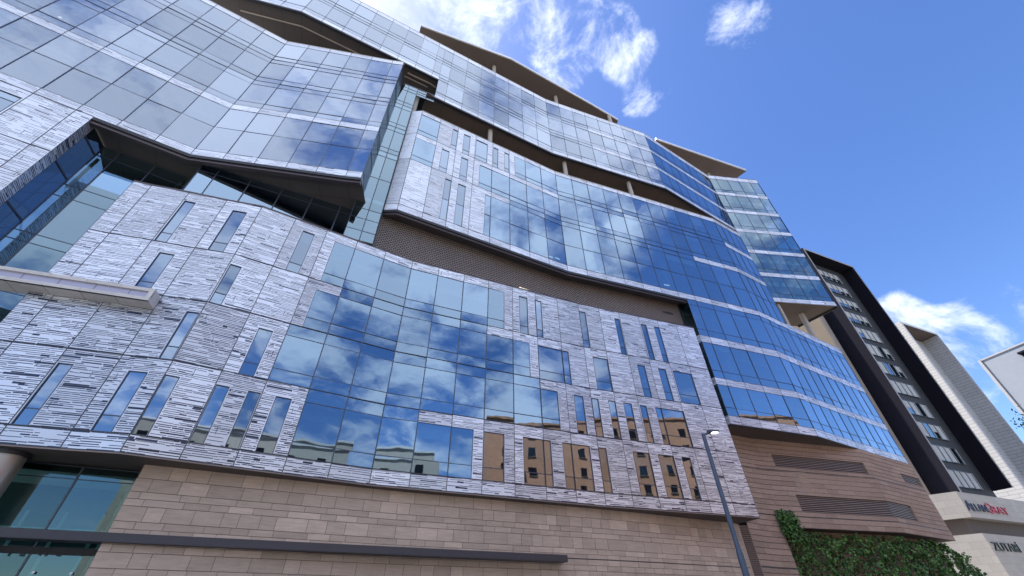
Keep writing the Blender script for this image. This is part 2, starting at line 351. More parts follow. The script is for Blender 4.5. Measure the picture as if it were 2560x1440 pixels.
office = empty('office_building', 'huge folded office block of blue glass and white slotted panels filling the left', 'office building', (0, 30, 0))
NWIN = [0]
def window(F, u0, u1, z0, z1, trans=(.8,), mat='gw', blindp=.35):
    R = random.Random(int(u0*917)+int(z0*31)); i = F.seg((u0+u1)/2); W = F.cum[i+1]-F.cum[i]; e = .035
    g = MB(); zs = [z0]+[z0+t for t in trans if z0+t < z1-.3]+[z1]; 
    cuts = [u0]+[k for k in range(math.ceil(u0+1e-4), math.floor(u1-1e-4)+1)]+[u1]
    for a, b in zip(cuts, cuts[1:]):
        for c, d in zip(zs, zs[1:]):
            tl = [R.uniform(-.004, .004) for _ in range(3)]
            fi = F.seg((a+b)/2)
            p = [F.pos(a, c, -.05+tl[0], fi), F.pos(b, c, -.05+tl[1], fi), F.pos(b, d, -.05+tl[1]+tl[2], fi), F.pos(a, d, -.05+tl[0]+tl[2], fi)]
            g.poly(p, mat, R.random())
    o = g.build('window', office)
    f = MB()
    for c in cuts[1:-1]: fbox(f, F, c-.03/W, c, z0, z1, -.1, -.02, 'mull'); fbox(f, F, c, c+.03/W, z0, z1, -.1, -.02, 'mull')
    fbox(f, F, u0, u0+e/W, z0, z1, -.25, .012, 'mull'); fbox(f, F, u1-e/W, u1, z0, z1, -.25, .012, 'mull')
    fbox(f, F, u0+e/W, u1-e/W, z0, z0+e, -.25, .012, 'mull'); fbox(f, F, u0+e/W, u1-e/W, z1-e, z1, -.25, .012, 'mull')
    for t in trans:
        if z0+t < z1-.3: fbox(f, F, u0+e/W, u1-e/W, z0+t-.025, z0+t+.025, -.1, -.03, 'mull')
    f.build('window_frame', o)
    # blind behind some of the panes
    if R.random() < blindp:
        b = MB(); h = R.uniform(.4, 1.4); fq(b, F, u0, u1, z1-h, z1, -.3, 'blind'); b.build('window_blind', o)
    NWIN[0] += 1
def curtain(F, u0, u1, z0, z1, trans, mat='ga', mw=.05, tw=.016, vert=True, name='curtain_wall', tmat='mull', tilt=.012):
    R = random.Random(int(u0*100)+int(z0*7)); g = MB(); f = MB()
    hw_ = .008 if mat == 'gc' else .016
    if mat == 'gc': mw, tw, tmat = mw*.9, .011, 'mullp'
    ks = [u0]+[k for k in range(math.ceil(u0+1e-4), math.floor(u1-1e-4)+1)]+[u1]
    zs = [z0]+sorted(t for t in trans if z0+.05 < t < z1-.05)+[z1]
    for a, b in zip(ks, ks[1:]):
        fi = F.seg((a+b)/2); tn = R.random()
        for c, d in zip(zs, zs[1:]):
            t = [R.uniform(-tilt, tilt) for _ in range(3)]
            g.poly([F.pos(a, c, -.018+t[0], fi), F.pos(b, c, -.018+t[1], fi), F.pos(b, d, -.018+t[1]+t[2], fi), F.pos(a, d, -.018+t[0]+t[2], fi)], mat, (tn+R.random()*.5)/1.5)
    o = g.build(name, office)
    for k in ks:
        if not vert and k not in (u0, u1): continue
        i = F.seg(k)
        W = F.cum[i+1]-F.cum[i]; h = mw/2/W
        if k > u0+1e-4: j = F.seg(k-1e-4); fbox(f, F, k-h, min(k, j+1), z0, z1, -.12, .016, tmat)
        if k < u1-1e-4: fbox(f, F, k, k+h, z0, z1, -.12, .016, tmat)
    for z in zs[1:-1]: fbox(f, F, u0, u1, z-tw, z+tw, -.1, .008, tmat)
    for z in (z0, z1): fbox(f, F, u0, u1, z-hw_, z+hw_, -.1, .008, tmat)
    f.build('mullion', o); return o
def interior(F, k0, k1, floors, depth=6., blindp=.3, nm='office_interior'):
    """slabs, ceilings, back wall and columns of the rooms behind the glass; floors: list of (floor z, ceiling z)"""
    R = random.Random(k0*13+int(floors[0][0])); g = MB()
    for fl, ce_ in floors:
        sheet(g, F, k0, k1, fl+.02, -.28, -depth, 'core'); sheet(g, F, k0, k1, ce_, -.28, -depth, 'ceil')
        for k in range(k0, k1):
            a, b = F.vpos(k, -.28), F.vpos(k+1, -.28); g.poly([(a.x, a.y, ce_), (b.x, b.y, ce_), (b.x, b.y, ce_+.8), (a.x, a.y, ce_+.8)], 'core')
            a, b = F.vpos(k, -depth), F.vpos(k+1, -depth); g.poly([(a.x, a.y, fl), (b.x, b.y, fl), (b.x, b.y, ce_), (a.x, a.y, ce_)], 'inwall', R.random())
            # ceiling bulkhead
            a, b = F.vpos(k, -1.5), F.vpos(k+1, -1.5); g.poly([(a.x, a.y, ce_-.45), (b.x, b.y, ce_-.45), (b.x, b.y, ce_), (a.x, a.y, ce_)], 'blind')
            if R.random() < blindp:
                h = R.choice((.5, .9, 1.6)); fq(g, F, k+.02, k+.98, ce_-h, ce_, -.22, 'blind')
            if (k-k0) % 4 == 2:
                q = F.vpos(k, -1.0); g.tube((q.x, q.y, fl), (q.x, q.y, ce_), .28, .28, 'conc', 14)
    return g.build(nm, office)

# ------------------------------------------------------------------ plan of the main block
def line(a, b, n): return [(a[0]+(b[0]-a[0])*k/n, a[1]+(b[1]-a[1])*k/n) for k in range(n)]
GRID = line((-9.94, 23.34), (5.76, 31.68), 8)+line((5.76, 31.68), (29.4, 40.14), 11)+[(29.4, 40.14)]
def ext(p, ang, step, n, sgn=1):
    r = []; x, y = p
    for k in range(n): x += sgn*step*math.cos(math.radians(ang)); y += sgn*step*math.sin(math.radians(ang)); r.append((x, y))
    return r
B2DIR = 31.1
Bpts = GRID+ext(GRID[-1], B2DIR, 1.475, 4)+[]          # to the tall right-hand edge near (34.45,43.3)
FB = Fac(Bpts); NB = len(GRID)-1
B3pts = GRID+ext(GRID[-1], B2DIR, 1.83, 10)
FB3 = Fac(B3pts)
# crown: same grid, starts further left, folds earlier on the right
Dk = (-23.68, 16.02); dl7 = line(Dk, GRID[0], 7); Dk1 = dl7[1]; Dleft = dl7[2:]
dl = at(700, 14.6, 56.3); da = math.degrees(math.atan2(Dk[1]-dl[1], Dk[0]-dl[0]))
D0 = list(reversed(ext(Dk, da, 2.24, 5, -1)))+[Dk, Dk1]
Dpts = D0+Dleft+GRID[:17]+ext(GRID[16], 31.9, 2.084, 8)
FD = Fac(Dpts); ND0 = len(D0)+len(Dleft)                # index of GRID[0] in FD
# low curved block
topA = [(334, 453.5), (379.7, 464), (473, 481.6), (566, 502), (655.7, 516.8), (740, 550), (817, 579.4), (892, 607.5), (963.5, 634.6), (1030.3, 654), (1097, 673), (1160.4, 689), (1221.9, 706.7),
        (1278.9, 722.5), (1335.5, 736.5), (1390.7, 748.9), (1444.5, 761), (1498, 775), (1549, 786.8), (1600, 796), (1647, 808.6), (1694.8, 817.4), (1735.6, 822)]
botA = [(151, 1121), (298.8, 1131.6), (448, 1151), (583.6, 1166.8), (706.7, 1184.3), (822.7, 1202), (924.8, 1210.7), (1023, 1221), (1116.4, 1232), (1203.6, 1239),
        (1287, 1246), (1366, 1254), (1441.6, 1261.7), (1515.5, 1265), (1584.7, 1270.5), (1654.3, 1275.8), (1719.8, 1279.3), (1779.5, 1284.5), (1839.3, 1291.6), (1897.3, 1292.6)]
ZAB, ZAT = 8.0, 25.35
Apts = [at(*p, ZAT) for p in topA[:3]]
for k, q in enumerate(botA):
    a = at(*q, ZAB); b = at(*topA[k+3], ZAT); Apts.append(((a[0]+b[0])/2, (a[1]+b[1])/2))
kn = [0, 1, 2, 3, 4, 9, 16, 22]                                  # flat facets between the folds
Apts = [p for i, j in zip(kn, kn[1:]) for p in line(Apts[i], Apts[j], j-i)]+[Apts[22]]
FA = Fac(Apts)
AZ = [8.85, 12.78, 16.7, 20.6]
# tower C (upper left)
ZCT = 52.2
Cpx = [(544.9, 14.1), (606.4, 47.5), (663.4, 78.0), (719.0, 103.7), (773.4, 117.8), (826.7, 124.5), (880.2, 134.8), (932.9, 142.4), (982.8, 151.9), (1009.9, 155.4)]
Cp = [at(*p, ZCT) for p in Cpx]
Ck = Cp[3]
Cl = list(reversed(ext(Ck, 31.6, 2.28, 12, -1)))
Cpts = Cl+line(Ck, Cp[8], 5)+[Cp[8], Cp[9]]
FC = Fac(Cpts); KC = 12
LU = KC-5.88/2.28                                       # where the wing below stops

# ------------------------------------------------------------------ block A : slotted panels, window slots, wide glazed bay
def ua(p): return FA.upx(*p)
rowA = {
 3: [((460.6, 502.7), (491.2, 506)), ((581.9, 525.6), (617.7, 532.6)), ((755.9, 580), (786.9, 588.9)), ((1297.3, 744.5), (1318.4, 750)), ((1336.8, 756), (1353.3, 759)),
     ((1447.3, 779.6), (1463.7, 782.5)), ((1535.9, 798.8), (1549.5, 801.5)), ((1602.5, 813), (1616.6, 816)), ((1635.7, 821), (1649.4, 823.5))],
 2: [((395.6, 634.6), (435, 640)), ((573, 665), (602, 673.3)), ((1344, 872.4), (1421.9, 886)), ((1481.8, 897), (1519, 902.7)), ((1593.8, 917.8), (1613.3, 921)),
     ((1646.5, 927.4), (1666.4, 932)), ((1683.2, 934.8), (1730.5, 942.6))],
 1: [((463.4, 784), (496.5, 786.8)), ((644, 826), (681, 833)), ((1434.4, 992.7), (1458.4, 996)), ((1478.9, 999.6), (1496.5, 1001.5)), ((1520.9, 1006.4), (1539, 1008.8)),
     ((1558.6, 1011.7), (1579.9, 1014.6)), ((1600, 1017.4), (1617.2, 1019.8)), ((1638.7, 1023.7), (1710, 1032.5))],
 0: [((142.4, 910.6), (182.8, 914)), ((320, 930), (369, 933.5)), ((411, 940), (448.3, 947)), ((538, 966.4), (572, 973.4)), ((618.8, 982), (650.5, 988)), ((687.4, 996), (727.8, 1005)),
     ((1208.8, 1083.6), (1261, 1090.4)), ((1307.4, 1097), (1377.3, 1107)), ((1405.7, 1111), (1474.6, 1118)), ((1495.5, 1121), (1516, 1123.6)), ((1581.5, 1131.3), (1624, 1135.2)),
     ((1644.5, 1138), (1684.6, 1142.7)), ((1704, 1145.6), (1726.6, 1148))]}
tops = [AZ[1], AZ[2], AZ[3], ZAT]
holes = []; wins = []
for r, lst in rowA.items():
    for a, b in lst:
        u0, u1 = ua(a), ua(b); zt = tops[r]-.82
        holes.append((u0, u1, AZ[r], zt)); wins.append((u0, u1, AZ[r], zt))
# glazed bay, module by module
c3, c2, c1, c0 = ua((836.3, 607)), ua((787.5, 732)), ua((721.5, 817.4)), ua((761.5, 1013.8))
c1, c0 = round(c1), round(c0)
bay = [(c3, ua((1261, 735.7)), AZ[3], ZAT-.82), (c2, math.ceil(c2), AZ[2], AZ[3]-.82), (math.ceil(c2), 12, AZ[2], AZ[3]), (12, ua((1323.6, 867.5)), AZ[2], AZ[3]-.82),
       (c1, 14, AZ[1], AZ[2]), (14, ua((1394.3, 986.5)), AZ[1], AZ[2]-.82), (c0, 10, AZ[0], AZ[1]), (10, ua((1184, 1080)), AZ[0], AZ[1]-.82)]
holes += bay
m = MB()
for r, (z0, z1) in enumerate(((ZAB, AZ[0]), (AZ[0], AZ[1]), (AZ[1], AZ[2]), (AZ[2], AZ[3]), (AZ[3], ZAT))):
    for i in range(FA.n):
        left = i < 9
        clad(m, FA, i, i+1, z0, z1, holes, rh=.098, dens=.86 if left else .76, thick=1.2 if r < 3 and left else (1.05 if r < 3 else .88), seed=i*7+r)
for z in AZ: hline(m, FA, 0, FA.n, z, .06)
hline(m, FA, 0, FA.n, ZAB+.02, .05)
fbox(m, FA, 0, FA.n, ZAT, ZAT+.12, -.5, .03, 'trim'); fbox(m, FA, 0, FA.n, ZAB-.06, ZAB, -.3, .01, 'louv')
o = m.build('cladding', office); tag(o, 'white slotted panels of the curved lower block', None)
for wv in wins: window(FA, *wv)
for (a, b, z0, z1) in bay:
    fl = z0; curtain(FA, a, b, z0, z1, (fl+.8, z1-.82) if z1 in AZ else (fl+.8,), 'ga', .062)
# side returns of block A
m = MB()
for k, uu in ((0, 0), (FA.n, FA.n)):
    a, b = FA.vpos(k, 0), FA.vpos(k, -1.3); m.poly([(a.x, a.y, ZAB), (b.x, b.y, ZAB), (b.x, b.y, ZAT), (a.x, a.y, ZAT)], 'panel')
m.build('side_return', office)
interior(FA, 0, FA.n, [(AZ[0], AZ[1]-.85), (AZ[1], AZ[2]-.85), (AZ[2], AZ[3]-.85), (AZ[3], ZAT-.85)], 5.0, .2)
m = MB(); sheet(m, FA, 0, FA.n, ZAT+.1, -.45, -3.0, 'core'); m.build('terrace_floor', office)

# ------------------------------------------------------------------ block B : mid block and its right-hand continuation
ZB = [30.0, 30.78, 37.75, 42.55, 47.3]
def ub(p): return FB.upx(*p)
Bwin = [((1132.4, 323), (1146.3, 327), 3), ((1160.4, 334.3), (1177, 340.6), 3), ((1191.5, 342.5), (1219.7, 361.5), 3), ((1233.5, 367), (1245.7, 374.8), 3), ((1260.9, 381), (1273, 383), 3),
        ((1105, 372.4), (1124, 379.6), 2), ((1153.3, 393.3), (1171, 400), 2), ((1112.9, 447), (1128.9, 452), 1), ((1145.5, 459.7), (1164.6, 467), 1)]
bh = []; bw_ = []
for a, b, r in Bwin:
    h = (ub(a), ub(b), ZB[r], ZB[r+1]-.8); bh.append(h); bw_.append(h)
g3, g2, g1 = ub((1286, 393.3)), ub((1199.4, 414.8)), ub((1213, 487.7))
bbay = [(0, 1, ZB[3], ZB[4]-.7), (0, 1, ZB[2], ZB[3]-.8), (g3, 8, ZB[3], ZB[4]-.7), (g2, 8, ZB[2], ZB[3]-.8), (g1, 5, ZB[1], ZB[2]-.8), (5, 8, ZB[1], ZB[2]),
        (8, NB, ZB[3], ZB[4]-.7), (8, NB, ZB[2], ZB[3]), (8, 16, ZB[1], ZB[2]), (16, NB, ZB[1], ZB[2]-.8), (NB, FB.n, ZB[3], ZB[4]-.7), (NB, FB.n, ZB[2], ZB[3]-.8), (NB, FB.n, ZB[1], ZB[2]-.8)]
bh += bbay
m = MB()
for r in range(4):
    for i in range(FB.n): clad(m, FB, i, i+1, ZB[r], ZB[r+1], bh, rh=.15, dens=.6, thick=.8, seed=100+i*5+r)
for z in ZB[1:4]: hline(m, FB, 0, FB.n, z, .06)
fbox(m, FB, 0, FB.n, ZB[4], ZB[4]+.1, -.4, .03, 'conc')
# splayed left end
FBl = Fac([at(958.6, 524.4, 30.0), (-9.94, 23.32)])
for r in range(4): clad(m, FBl, 0, 1, ZB[r], ZB[r+1], (), rh=.3, dens=.45, thick=.8, seed=300+r)
for z in ZB[1:4]: hline(m, FBl, 0, 1, z, .05)
o = m.build('cladding', office); tag(o, 'white slotted panels of the middle block with its splayed left end', None)
for h in bw_: window(FB, *h, trans=(.8,) if h[2] > 35 else (3.0,))
for (a, b, z0, z1) in bbay:
    tr = [z0+.8]
    if z0 == ZB[1]: tr = [33.85]
    if z1 in (ZB[2], ZB[3]): tr.append(z1-.8)
    curtain(FB, a, b, z0, z1, tr, 'ga', .06)
interior(FB, 0, FB.n, [(ZB[1], ZB[2]-.8), (ZB[2], ZB[3]-.8), (ZB[3], ZB[4]-.8)], 6, .5)
m = MB(); sheet(m, FB, 0, FB.n, ZB[4]-.6, -.4, -8, 'core'); m.build('terrace_floor', office)
# tall right edge return
m = MB(); q = FB.p[-1]; n_ = FB.nrm(FB.n-1)
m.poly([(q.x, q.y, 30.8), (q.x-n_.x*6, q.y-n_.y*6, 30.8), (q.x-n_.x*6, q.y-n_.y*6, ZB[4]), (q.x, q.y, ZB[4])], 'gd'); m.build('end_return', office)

# lower right continuation (three storeys, hanging over the street)
u3 = FB3.upx(1828.8, 1063)
rows3 = [(15.69, 16.46, 'c'), (16.46, 19.56, 'g'), (19.56, 20.3, 'c'), (20.3, 24.36, 'g'), (24.36, 25.2, 'c'), (25.2, 30.0, 'g')]
m = MB()
for z0, z1, k in rows3:
    if k == 'c': clad(m, FB3, u3, FB3.n, z0, z1, (), rh=.14, dens=.62, thick=.9, seed=500+int(z0))
    else:
        curtain(FB3, u3, NB, z0, z1, [z0+.82]+([z1-.72] if z1 == 30.0 else []), 'ga', .055)
        curtain(FB3, NB, FB3.n, z0, z1, [z0+.82]+([z1-.72] if z1 == 30.0 else []), 'ga', .05)
clad(m, FB3, NB+4*1.475/1.83, FB3.n, 30.0, 30.86, (), rh=.14, dens=.6, thick=.9, seed=533)
fbox(m, FB3, u3, FB3.n, 15.62, 15.69, -.3, .02, 'steel'); fbox(m, FB3, NB+4*1.475/1.83, FB3.n, 30.86, 30.95, -.3, .02, 'conc')
o = m.build('cladding', office); tag(o, 'white slotted bands of the right-hand wing', None)
FB3o = Fac([FB3.pos(u3, 0)[:2]]+[tuple(p) for p in FB3.p[int(math.ceil(u3)):]])
interior(FB3o, 0, FB3o.n, [(16.46, 19.5), (20.3, 24.3), (25.2, 29.3)], 5, .12)
m = MB(); sheet(m, FB3o, 0, FB3o.n, 15.64, -.02, -7, 'soffit'); m.build('soffit', office)
m = MB(); sheet(m, FB3o, 10, FB3o.n, 30.8, -.3, -4, 'core'); m.build('terrace_floor', office)
# left return of the wing: dark glass with slotted bands
q0 = FB3.pos(u3, 0); nn = FB3.nrm(FB3.seg(u3)); FR = Fac([(q0[0]-nn.x*1.1-.25, q0[1]-nn.y*1.1), (q0[0], q0[1])])
m = MB()
for z0, z1, k in rows3:
    if k == 'c': clad(m, FR, 0, 1, z0, z1, (), rh=.13, dens=.7, thick=1.2, seed=700+int(z0))
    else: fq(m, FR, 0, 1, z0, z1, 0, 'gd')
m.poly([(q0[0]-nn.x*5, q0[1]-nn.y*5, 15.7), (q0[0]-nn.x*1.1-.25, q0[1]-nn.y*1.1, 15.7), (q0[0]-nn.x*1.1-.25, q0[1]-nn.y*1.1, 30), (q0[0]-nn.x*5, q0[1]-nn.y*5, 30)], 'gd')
m.build('side_return', office)

# soffit and gutter under block B, perforated brick screen behind
m = MB(); kS = int(u3); FS = Fac([at(958.6, 524.4, 30.0)]+[tuple(p) for p in FB.p[:kS+1]]+[FB.pos(u3, 0)[:2]])
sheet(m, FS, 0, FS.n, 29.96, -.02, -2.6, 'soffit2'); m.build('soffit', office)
m = MB()
for k in range(FS.n):
    for (o0, o1, z0, z1, mt) in ((-.12, .0, 29.72, 29.97, 'joint'), (-.42, -.12, 29.5, 29.86, 'trim')):
        a, b, c, d = FS.vpos(k, o1), FS.vpos(k+1, o1), FS.vpos(k+1, o0), FS.vpos(k, o0)
        m.hexa([(a.x, a.y, z0), (b.x, b.y, z0), (c.x, c.y, z0), (d.x, d.y, z0)], [(a.x, a.y, z1), (b.x, b.y, z1), (c.x, c.y, z1), (d.x, d.y, z1)], mt)
m.build('gutter_trim', office)
sc_ = [at(933, 611, 26.2)]+[tuple(FB.vpos(k, -1.35)) for k in range(0, kS+1)]+[FB.pos(u3, 0, -1.35)[:2]]
FSc = Fac(sc_); m = MB(); fq(m, FSc, 0, FSc.n, 24.8, 29.95, 0, 'screen'); o = m.build('brick_screen', office); tag(o, 'perforated brown brick screen between the lower and middle blocks', None)
m = MB(); uu = FSc.upx(1297, 716); fbox(m, FSc, uu, uu+.12, 26.75, 26.83, .05, .15, 'warm'); fbox(m, FSc, uu+.16, uu+.65, 26.75, 26.83, .05, .15, 'warm'); m.build('strip_light', office)
m = MB(); uu = FSc.upx(1655, 775); fbox(m, FSc, uu, uu+.6, 28.4, 28.6, .0, .03, 'joint'); m.build('screen_slot', office)

# ------------------------------------------------------------------ crown D
ZD = [51.65, 52.3, 57.07, 61.9, 66.87]
uN = ND0+((-9.1)-(-9.94))/1.97                          # right jamb of the notch
kf = ND0+16                                             # fold on the right
m = MB()
def drow(u0, u1, z0, z1, white):
    """one storey of the crown"""
    curtain(FD, u0, u1, z0, z1, [z0+.8] if white else [z0+.8, z1-.72], 'gc', .042)
us = ND0+11.0
for (a, b, r) in ((0, 7, 2), (7, uN, 2), (0, uN, 3), (uN, us, 1), (uN, us, 2), (uN, us, 3)):
    z0, z1 = ZD[r], ZD[r+1]
    drow(a, b, z0, z1-(1.0 if r == 3 else 0), r == 3)
for (a, b) in ((us, kf), (kf, FD.n)):
    for r in (1, 2, 3): curtain(FD, a, b, ZD[r], ZD[r+1]-(1.0 if r == 3 else .75), [ZD[r]+.8], 'ga' if a == kf else 'gc', .042)
def band(F, bits, label=None, cap=None):
    m = MB()
    for (u0, u1, z0, z1, kw) in bits: clad(m, F, u0, u1, z0, z1, (), **kw)
    if cap: fbox(m, F, *cap)
    o = m.build('cladding_band', office)
    if label: tag(o, label, None)
for r in (2, 3): band(FD, [(us, FD.n, ZD[r]-.75, ZD[r], dict(rh=.19, dens=.55, thick=.8, seed=900+r))])
band(FD, [(0, FD.n, ZD[4]-1.0, ZD[4], dict(rh=.34, dens=.3, thick=.6, seed=950))], 'pale parapet band of the top storeys', (0, FD.n, ZD[4], ZD[4]+.1, -.4, .02, 'conc'))
band(FD, [(uN, FD.n, ZD[0], ZD[1], dict(rh=.22, dens=.4, thick=.6, seed=960))])
band(FD, [(0, uN, 56.4, 57.07, dict(rh=.3, dens=.3, thick=.6, seed=970))])
interior(FD, 0, ND0, [(57.07, 61.1), (61.9, 65.9)], 6, .0)
interior(FD, ND0, FD.n, [(57.07, 61.1), (61.9, 65.9)], 6, .5); interior(FD, ND0+1, FD.n, [(52.3, 56.3)], 6, .5)
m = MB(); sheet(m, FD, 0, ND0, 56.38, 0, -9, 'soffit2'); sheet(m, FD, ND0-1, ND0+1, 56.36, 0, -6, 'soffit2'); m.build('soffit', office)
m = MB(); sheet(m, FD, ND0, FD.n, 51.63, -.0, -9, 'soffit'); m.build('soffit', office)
m = MB()                                                # dark drip edge under the crown, and the bright line on the soffit
fbox(m, FD, uN, FD.n, 51.38, 51.63, -.3, -.01, 'joint'); m.build('drip_edge', office); m = MB(); fbox(m, FD, 0, uN, 56.12, 56.37, -.3, -.01, 'joint'); m.build('drip_edge', office)
m = MB()
for k in range(2, ND0):
    a, b, c, d = FD.vpos(k, -1.55), FD.vpos(k+1, -1.55), FD.vpos(k+1, -1.68), FD.vpos(k, -1.68)
    m.hexa([(p.x, p.y, 56.30) for p in (a, b, c, d)], [(p.x, p.y, 56.37) for p in (a, b, c, d)], 'conc')
m.build('soffit_bead', office)
q = FD.pos(uN, 0)
m = MB(); nD = FD.nrm(FD.seg(uN)); m.poly([(q[0], q[1], 51.65), (q[0]-nD.x*3, q[1]-nD.y*3, 51.65), (q[0]-nD.x*3, q[1]-nD.y*3, 56.4), (q[0], q[1], 56.4)], 'joint'); m.build('notch_jamb', office)
m = MB(); sheet(m, FD, 0, FD.n, ZD[4]-.3, -.4, -14, 'core'); m.build('roof_slab', office)
# right end of the crown
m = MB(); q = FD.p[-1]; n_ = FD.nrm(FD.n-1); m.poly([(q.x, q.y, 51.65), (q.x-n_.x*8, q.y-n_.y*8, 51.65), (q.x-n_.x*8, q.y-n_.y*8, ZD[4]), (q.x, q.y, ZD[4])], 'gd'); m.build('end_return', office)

# ------------------------------------------------------------------ tower C and the wing under it
ZC = [30.0, 30.75, 37.9, 42.7, 47.5, ZCT]
m = MB()
curtain(FC, 0, KC, ZC[1], 37.1, [34.05], 'gc', .042); curtain(FC, KC, FC.n, ZC[1], 37.1, [34.05], 'gc', .042)
for r in (2, 3, 4):
    for a, b in ((0, KC), (KC, FC.n)):
        curtain(FC, a, b, ZC[r], ZC[r+1]-(.75 if r == 4 else 0), [ZC[r]+.8, ZC[r+1]-.78] if r < 4 else [ZC[r]+.8], 'gc', .042)
clad(m, FC, 0, FC.n, 37.1, 37.9, (), rh=.16, dens=.55, thick=.7, seed=1100)
clad(m, FC, 0, FC.n, ZC[0], ZC[1], (), rh=.14, dens=.6, thick=.8, seed=1120)
clad(m, FC, 0, FC.n, ZC[5]-.75, ZC[5], (), rh=.3, dens=.3, thick=.6, seed=1140)
for z in ZC[1:5]: hline(m, FC, 0, FC.n, z, .03, .012, 'mullp')
fbox(m, FC, 0, FC.n, ZC[5], ZC[5]+.08, -.4, .02, 'conc')
o = m.build('cladding', office); tag(o, 'pale bands of the upper left tower', None)
interior(FC, 4, FC.n-1, [(ZC[1], 37.1), (37.9, 41.9), (42.7, 46.7), (47.5, 51.4)], 3.2, .10)
m = MB(); sheet(m, FC, 0, FC.n, ZC[5]-.3, -.3, -3.0, 'core'); m.build('roof_slab', office)
# thin right-hand return of tower C, slatted
q = FC.p[-1]; e = at(1030, 214, 52.3); FCr = Fac([(q.x, q.y), (e[0]-1.05, e[1]-.35)])
m = MB(); nr = 5
for zz0, zz1 in zip(ZC[1:], ZC[2:]):
    fq(m, FCr, 0, 1, zz0, zz1, 0, 'gt')
fq(m, FCr, 0, 1, ZC[0], ZC[1], 0, 'panel')
for k in range(9):
    fbox(m, FCr, k/9, k/9+.03, ZC[0], ZC[5], -.02, .015, 'mull')
for z in (30.75, 34.05, 37.1, 37.9, 41.9, 42.7, 46.7, 47.5, 51.4): fbox(m, FCr, 0, 1, z-.03, z+.03, -.02, .03, 'mull')
m.build('side_return', office)
# soffit + gutter under C
KL = int(math.floor(LU)); FCs = Fac([FC.pos(LU, 0)[:2]]+[tuple(p) for p in FC.p[KL+1:]])
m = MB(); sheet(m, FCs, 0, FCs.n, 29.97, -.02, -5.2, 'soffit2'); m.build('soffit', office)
m = MB()
for k in range(FCs.n):
    for (o0, o1, z0, z1, mt) in ((-.12, .0, 29.70, 29.97, 'joint'), (-.45, -.12, 29.45, 29.84, 'trim')):
        a, b, c, d = FCs.vpos(k, o1), FCs.vpos(k+1, o1), FCs.vpos(k+1, o0), FCs.vpos(k, o0)
        m.hexa([(p.x, p.y, z0) for p in (a, b, c, d)], [(p.x, p.y, z1) for p in (a, b, c, d)], mt)
m.build('gutter_trim', office)
# wing L below, running off the left of the view
ZL = [8.0, 12.8, 17.2, 21.4, 25.6, 30.0]
m = MB(); lh = []
uw0, uw1 = LU-1.95, LU-1.35
for r in range(5):
    lh.append((0, KL-2, ZL[r], ZL[r+1]-.8)); lh.append((KL-2+.42, KL-2+.95, ZL[r], ZL[r+1]-.8))
for r in range(5): clad(m, FC, 0, LU, ZL[r], ZL[r+1], lh, rh=.12, dens=.7, thick=.9, seed=1300+r)
for z in ZL: hline(m, FC, 0, LU, z, .07)
qL = FC.pos(LU, 0, 0, KL); nL = FC.nrm(KL); tL = Vector((-nL.y, nL.x))
# FR2: reveal of the wing, facing right
FRL = Fac([(qL[0], qL[1]), (qL[0]-nL.x*.95, qL[1]-nL.y*.95)])
for r in range(5): clad(m, FRL, 0, 1, ZL[r], ZL[r+1], (), rh=.13, dens=.85, thick=1.6, seed=1350+r)
o = m.build('cladding', office); tag(o, 'white slotted panels of the left wing with its slatted inner edge', None)
for r in range(5):
    window(FC, KL-2+.42, KL-2+.95, ZL[r], ZL[r+1]-.8, trans=(.8, 3.0), blindp=0)
    curtain(FC, 0, KL-2, ZL[r], ZL[r+1]-.8, [ZL[r]+.8], 'gc', .042)
interior(FC, 0, KL, [(ZL[r], ZL[r+1]-.8) for r in range(5)], 1.0, .1)
# darkened glass behind the reveal, then the recessed hall glazing H and the projecting glass box G
FH = Fac([at(261.7, 365, 30), at(304.6, 380.6, 30), at(391, 412, 30), at(476.5, 445, 30)]+ext(at(476.5, 445, 30), 32, 2.3, 2))
FH = Fac([tuple(Vector(FH.p[0])-Vector((2.3*math.cos(.55), 2.3*math.sin(.55))))]+[tuple(p) for p in FH.p])
m = MB(); a = (qL[0]-nL.x*.95, qL[1]-nL.y*.95); b = FH.p[1]
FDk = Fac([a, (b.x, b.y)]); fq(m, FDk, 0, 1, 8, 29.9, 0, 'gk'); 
for z in (13, 17.5, 21.6, 25.8, 28.8): fbox(m, FDk, 0, 1, z-.05, z+.05, -.05, .05, 'mull')
m.build('side_glazing', office)
curtain(FH, 1, FH.n, 8.2, 29.9, [28.9, 25.4, 24.3, 20.9, 20.2, 17.3, 16.7, 12.8], 'gh', .09, tilt=.002)
Gp = [at(509.8, 405, 30), at(550.9, 421.7, 30), at(631.9, 443, 30), at(709, 467.5, 30), at(782.3, 490.9, 30), at(852.6, 513.4, 30), at(884.8, 523.1, 30)]
ga_ = math.atan2(Gp[5][1]-Gp[1][1], Gp[5][0]-Gp[1][0]); gd_ = Vector((math.cos(ga_), math.sin(ga_)))
G1 = Vector(Gp[1]); FG = Fac([tuple(G1-gd_*1.15)]+[tuple(G1+gd_*2.29*k) for k in range(5)]+[tuple(G1+gd_*(2.29*4+1.3))])
curtain(FG, 0, FG.n, 24.5, 29.95, [29.2], 'ga', .08, tilt=.002)
m = MB(); a = FG.p[0]; nG = FG.nrm(0); m.poly([(a.x-nG.x*3, a.y-nG.y*3, 24.5), (a.x, a.y, 24.5), (a.x, a.y, 29.95), (a.x-nG.x*3, a.y-nG.y*3, 29.95)], 'gt'); m.build('side_glazing', office)
m = MB(); sheet(m, FH, 0, FH.n, 8.3, -.4, -5, 'core'); 
for k in range(0, FH.n):
    a, b = FH.vpos(k, -5), FH.vpos(k+1, -5); m.poly([(a.x, a.y, 8), (b.x, b.y, 8), (b.x, b.y, 30), (a.x, a.y, 30)], 'inwall')
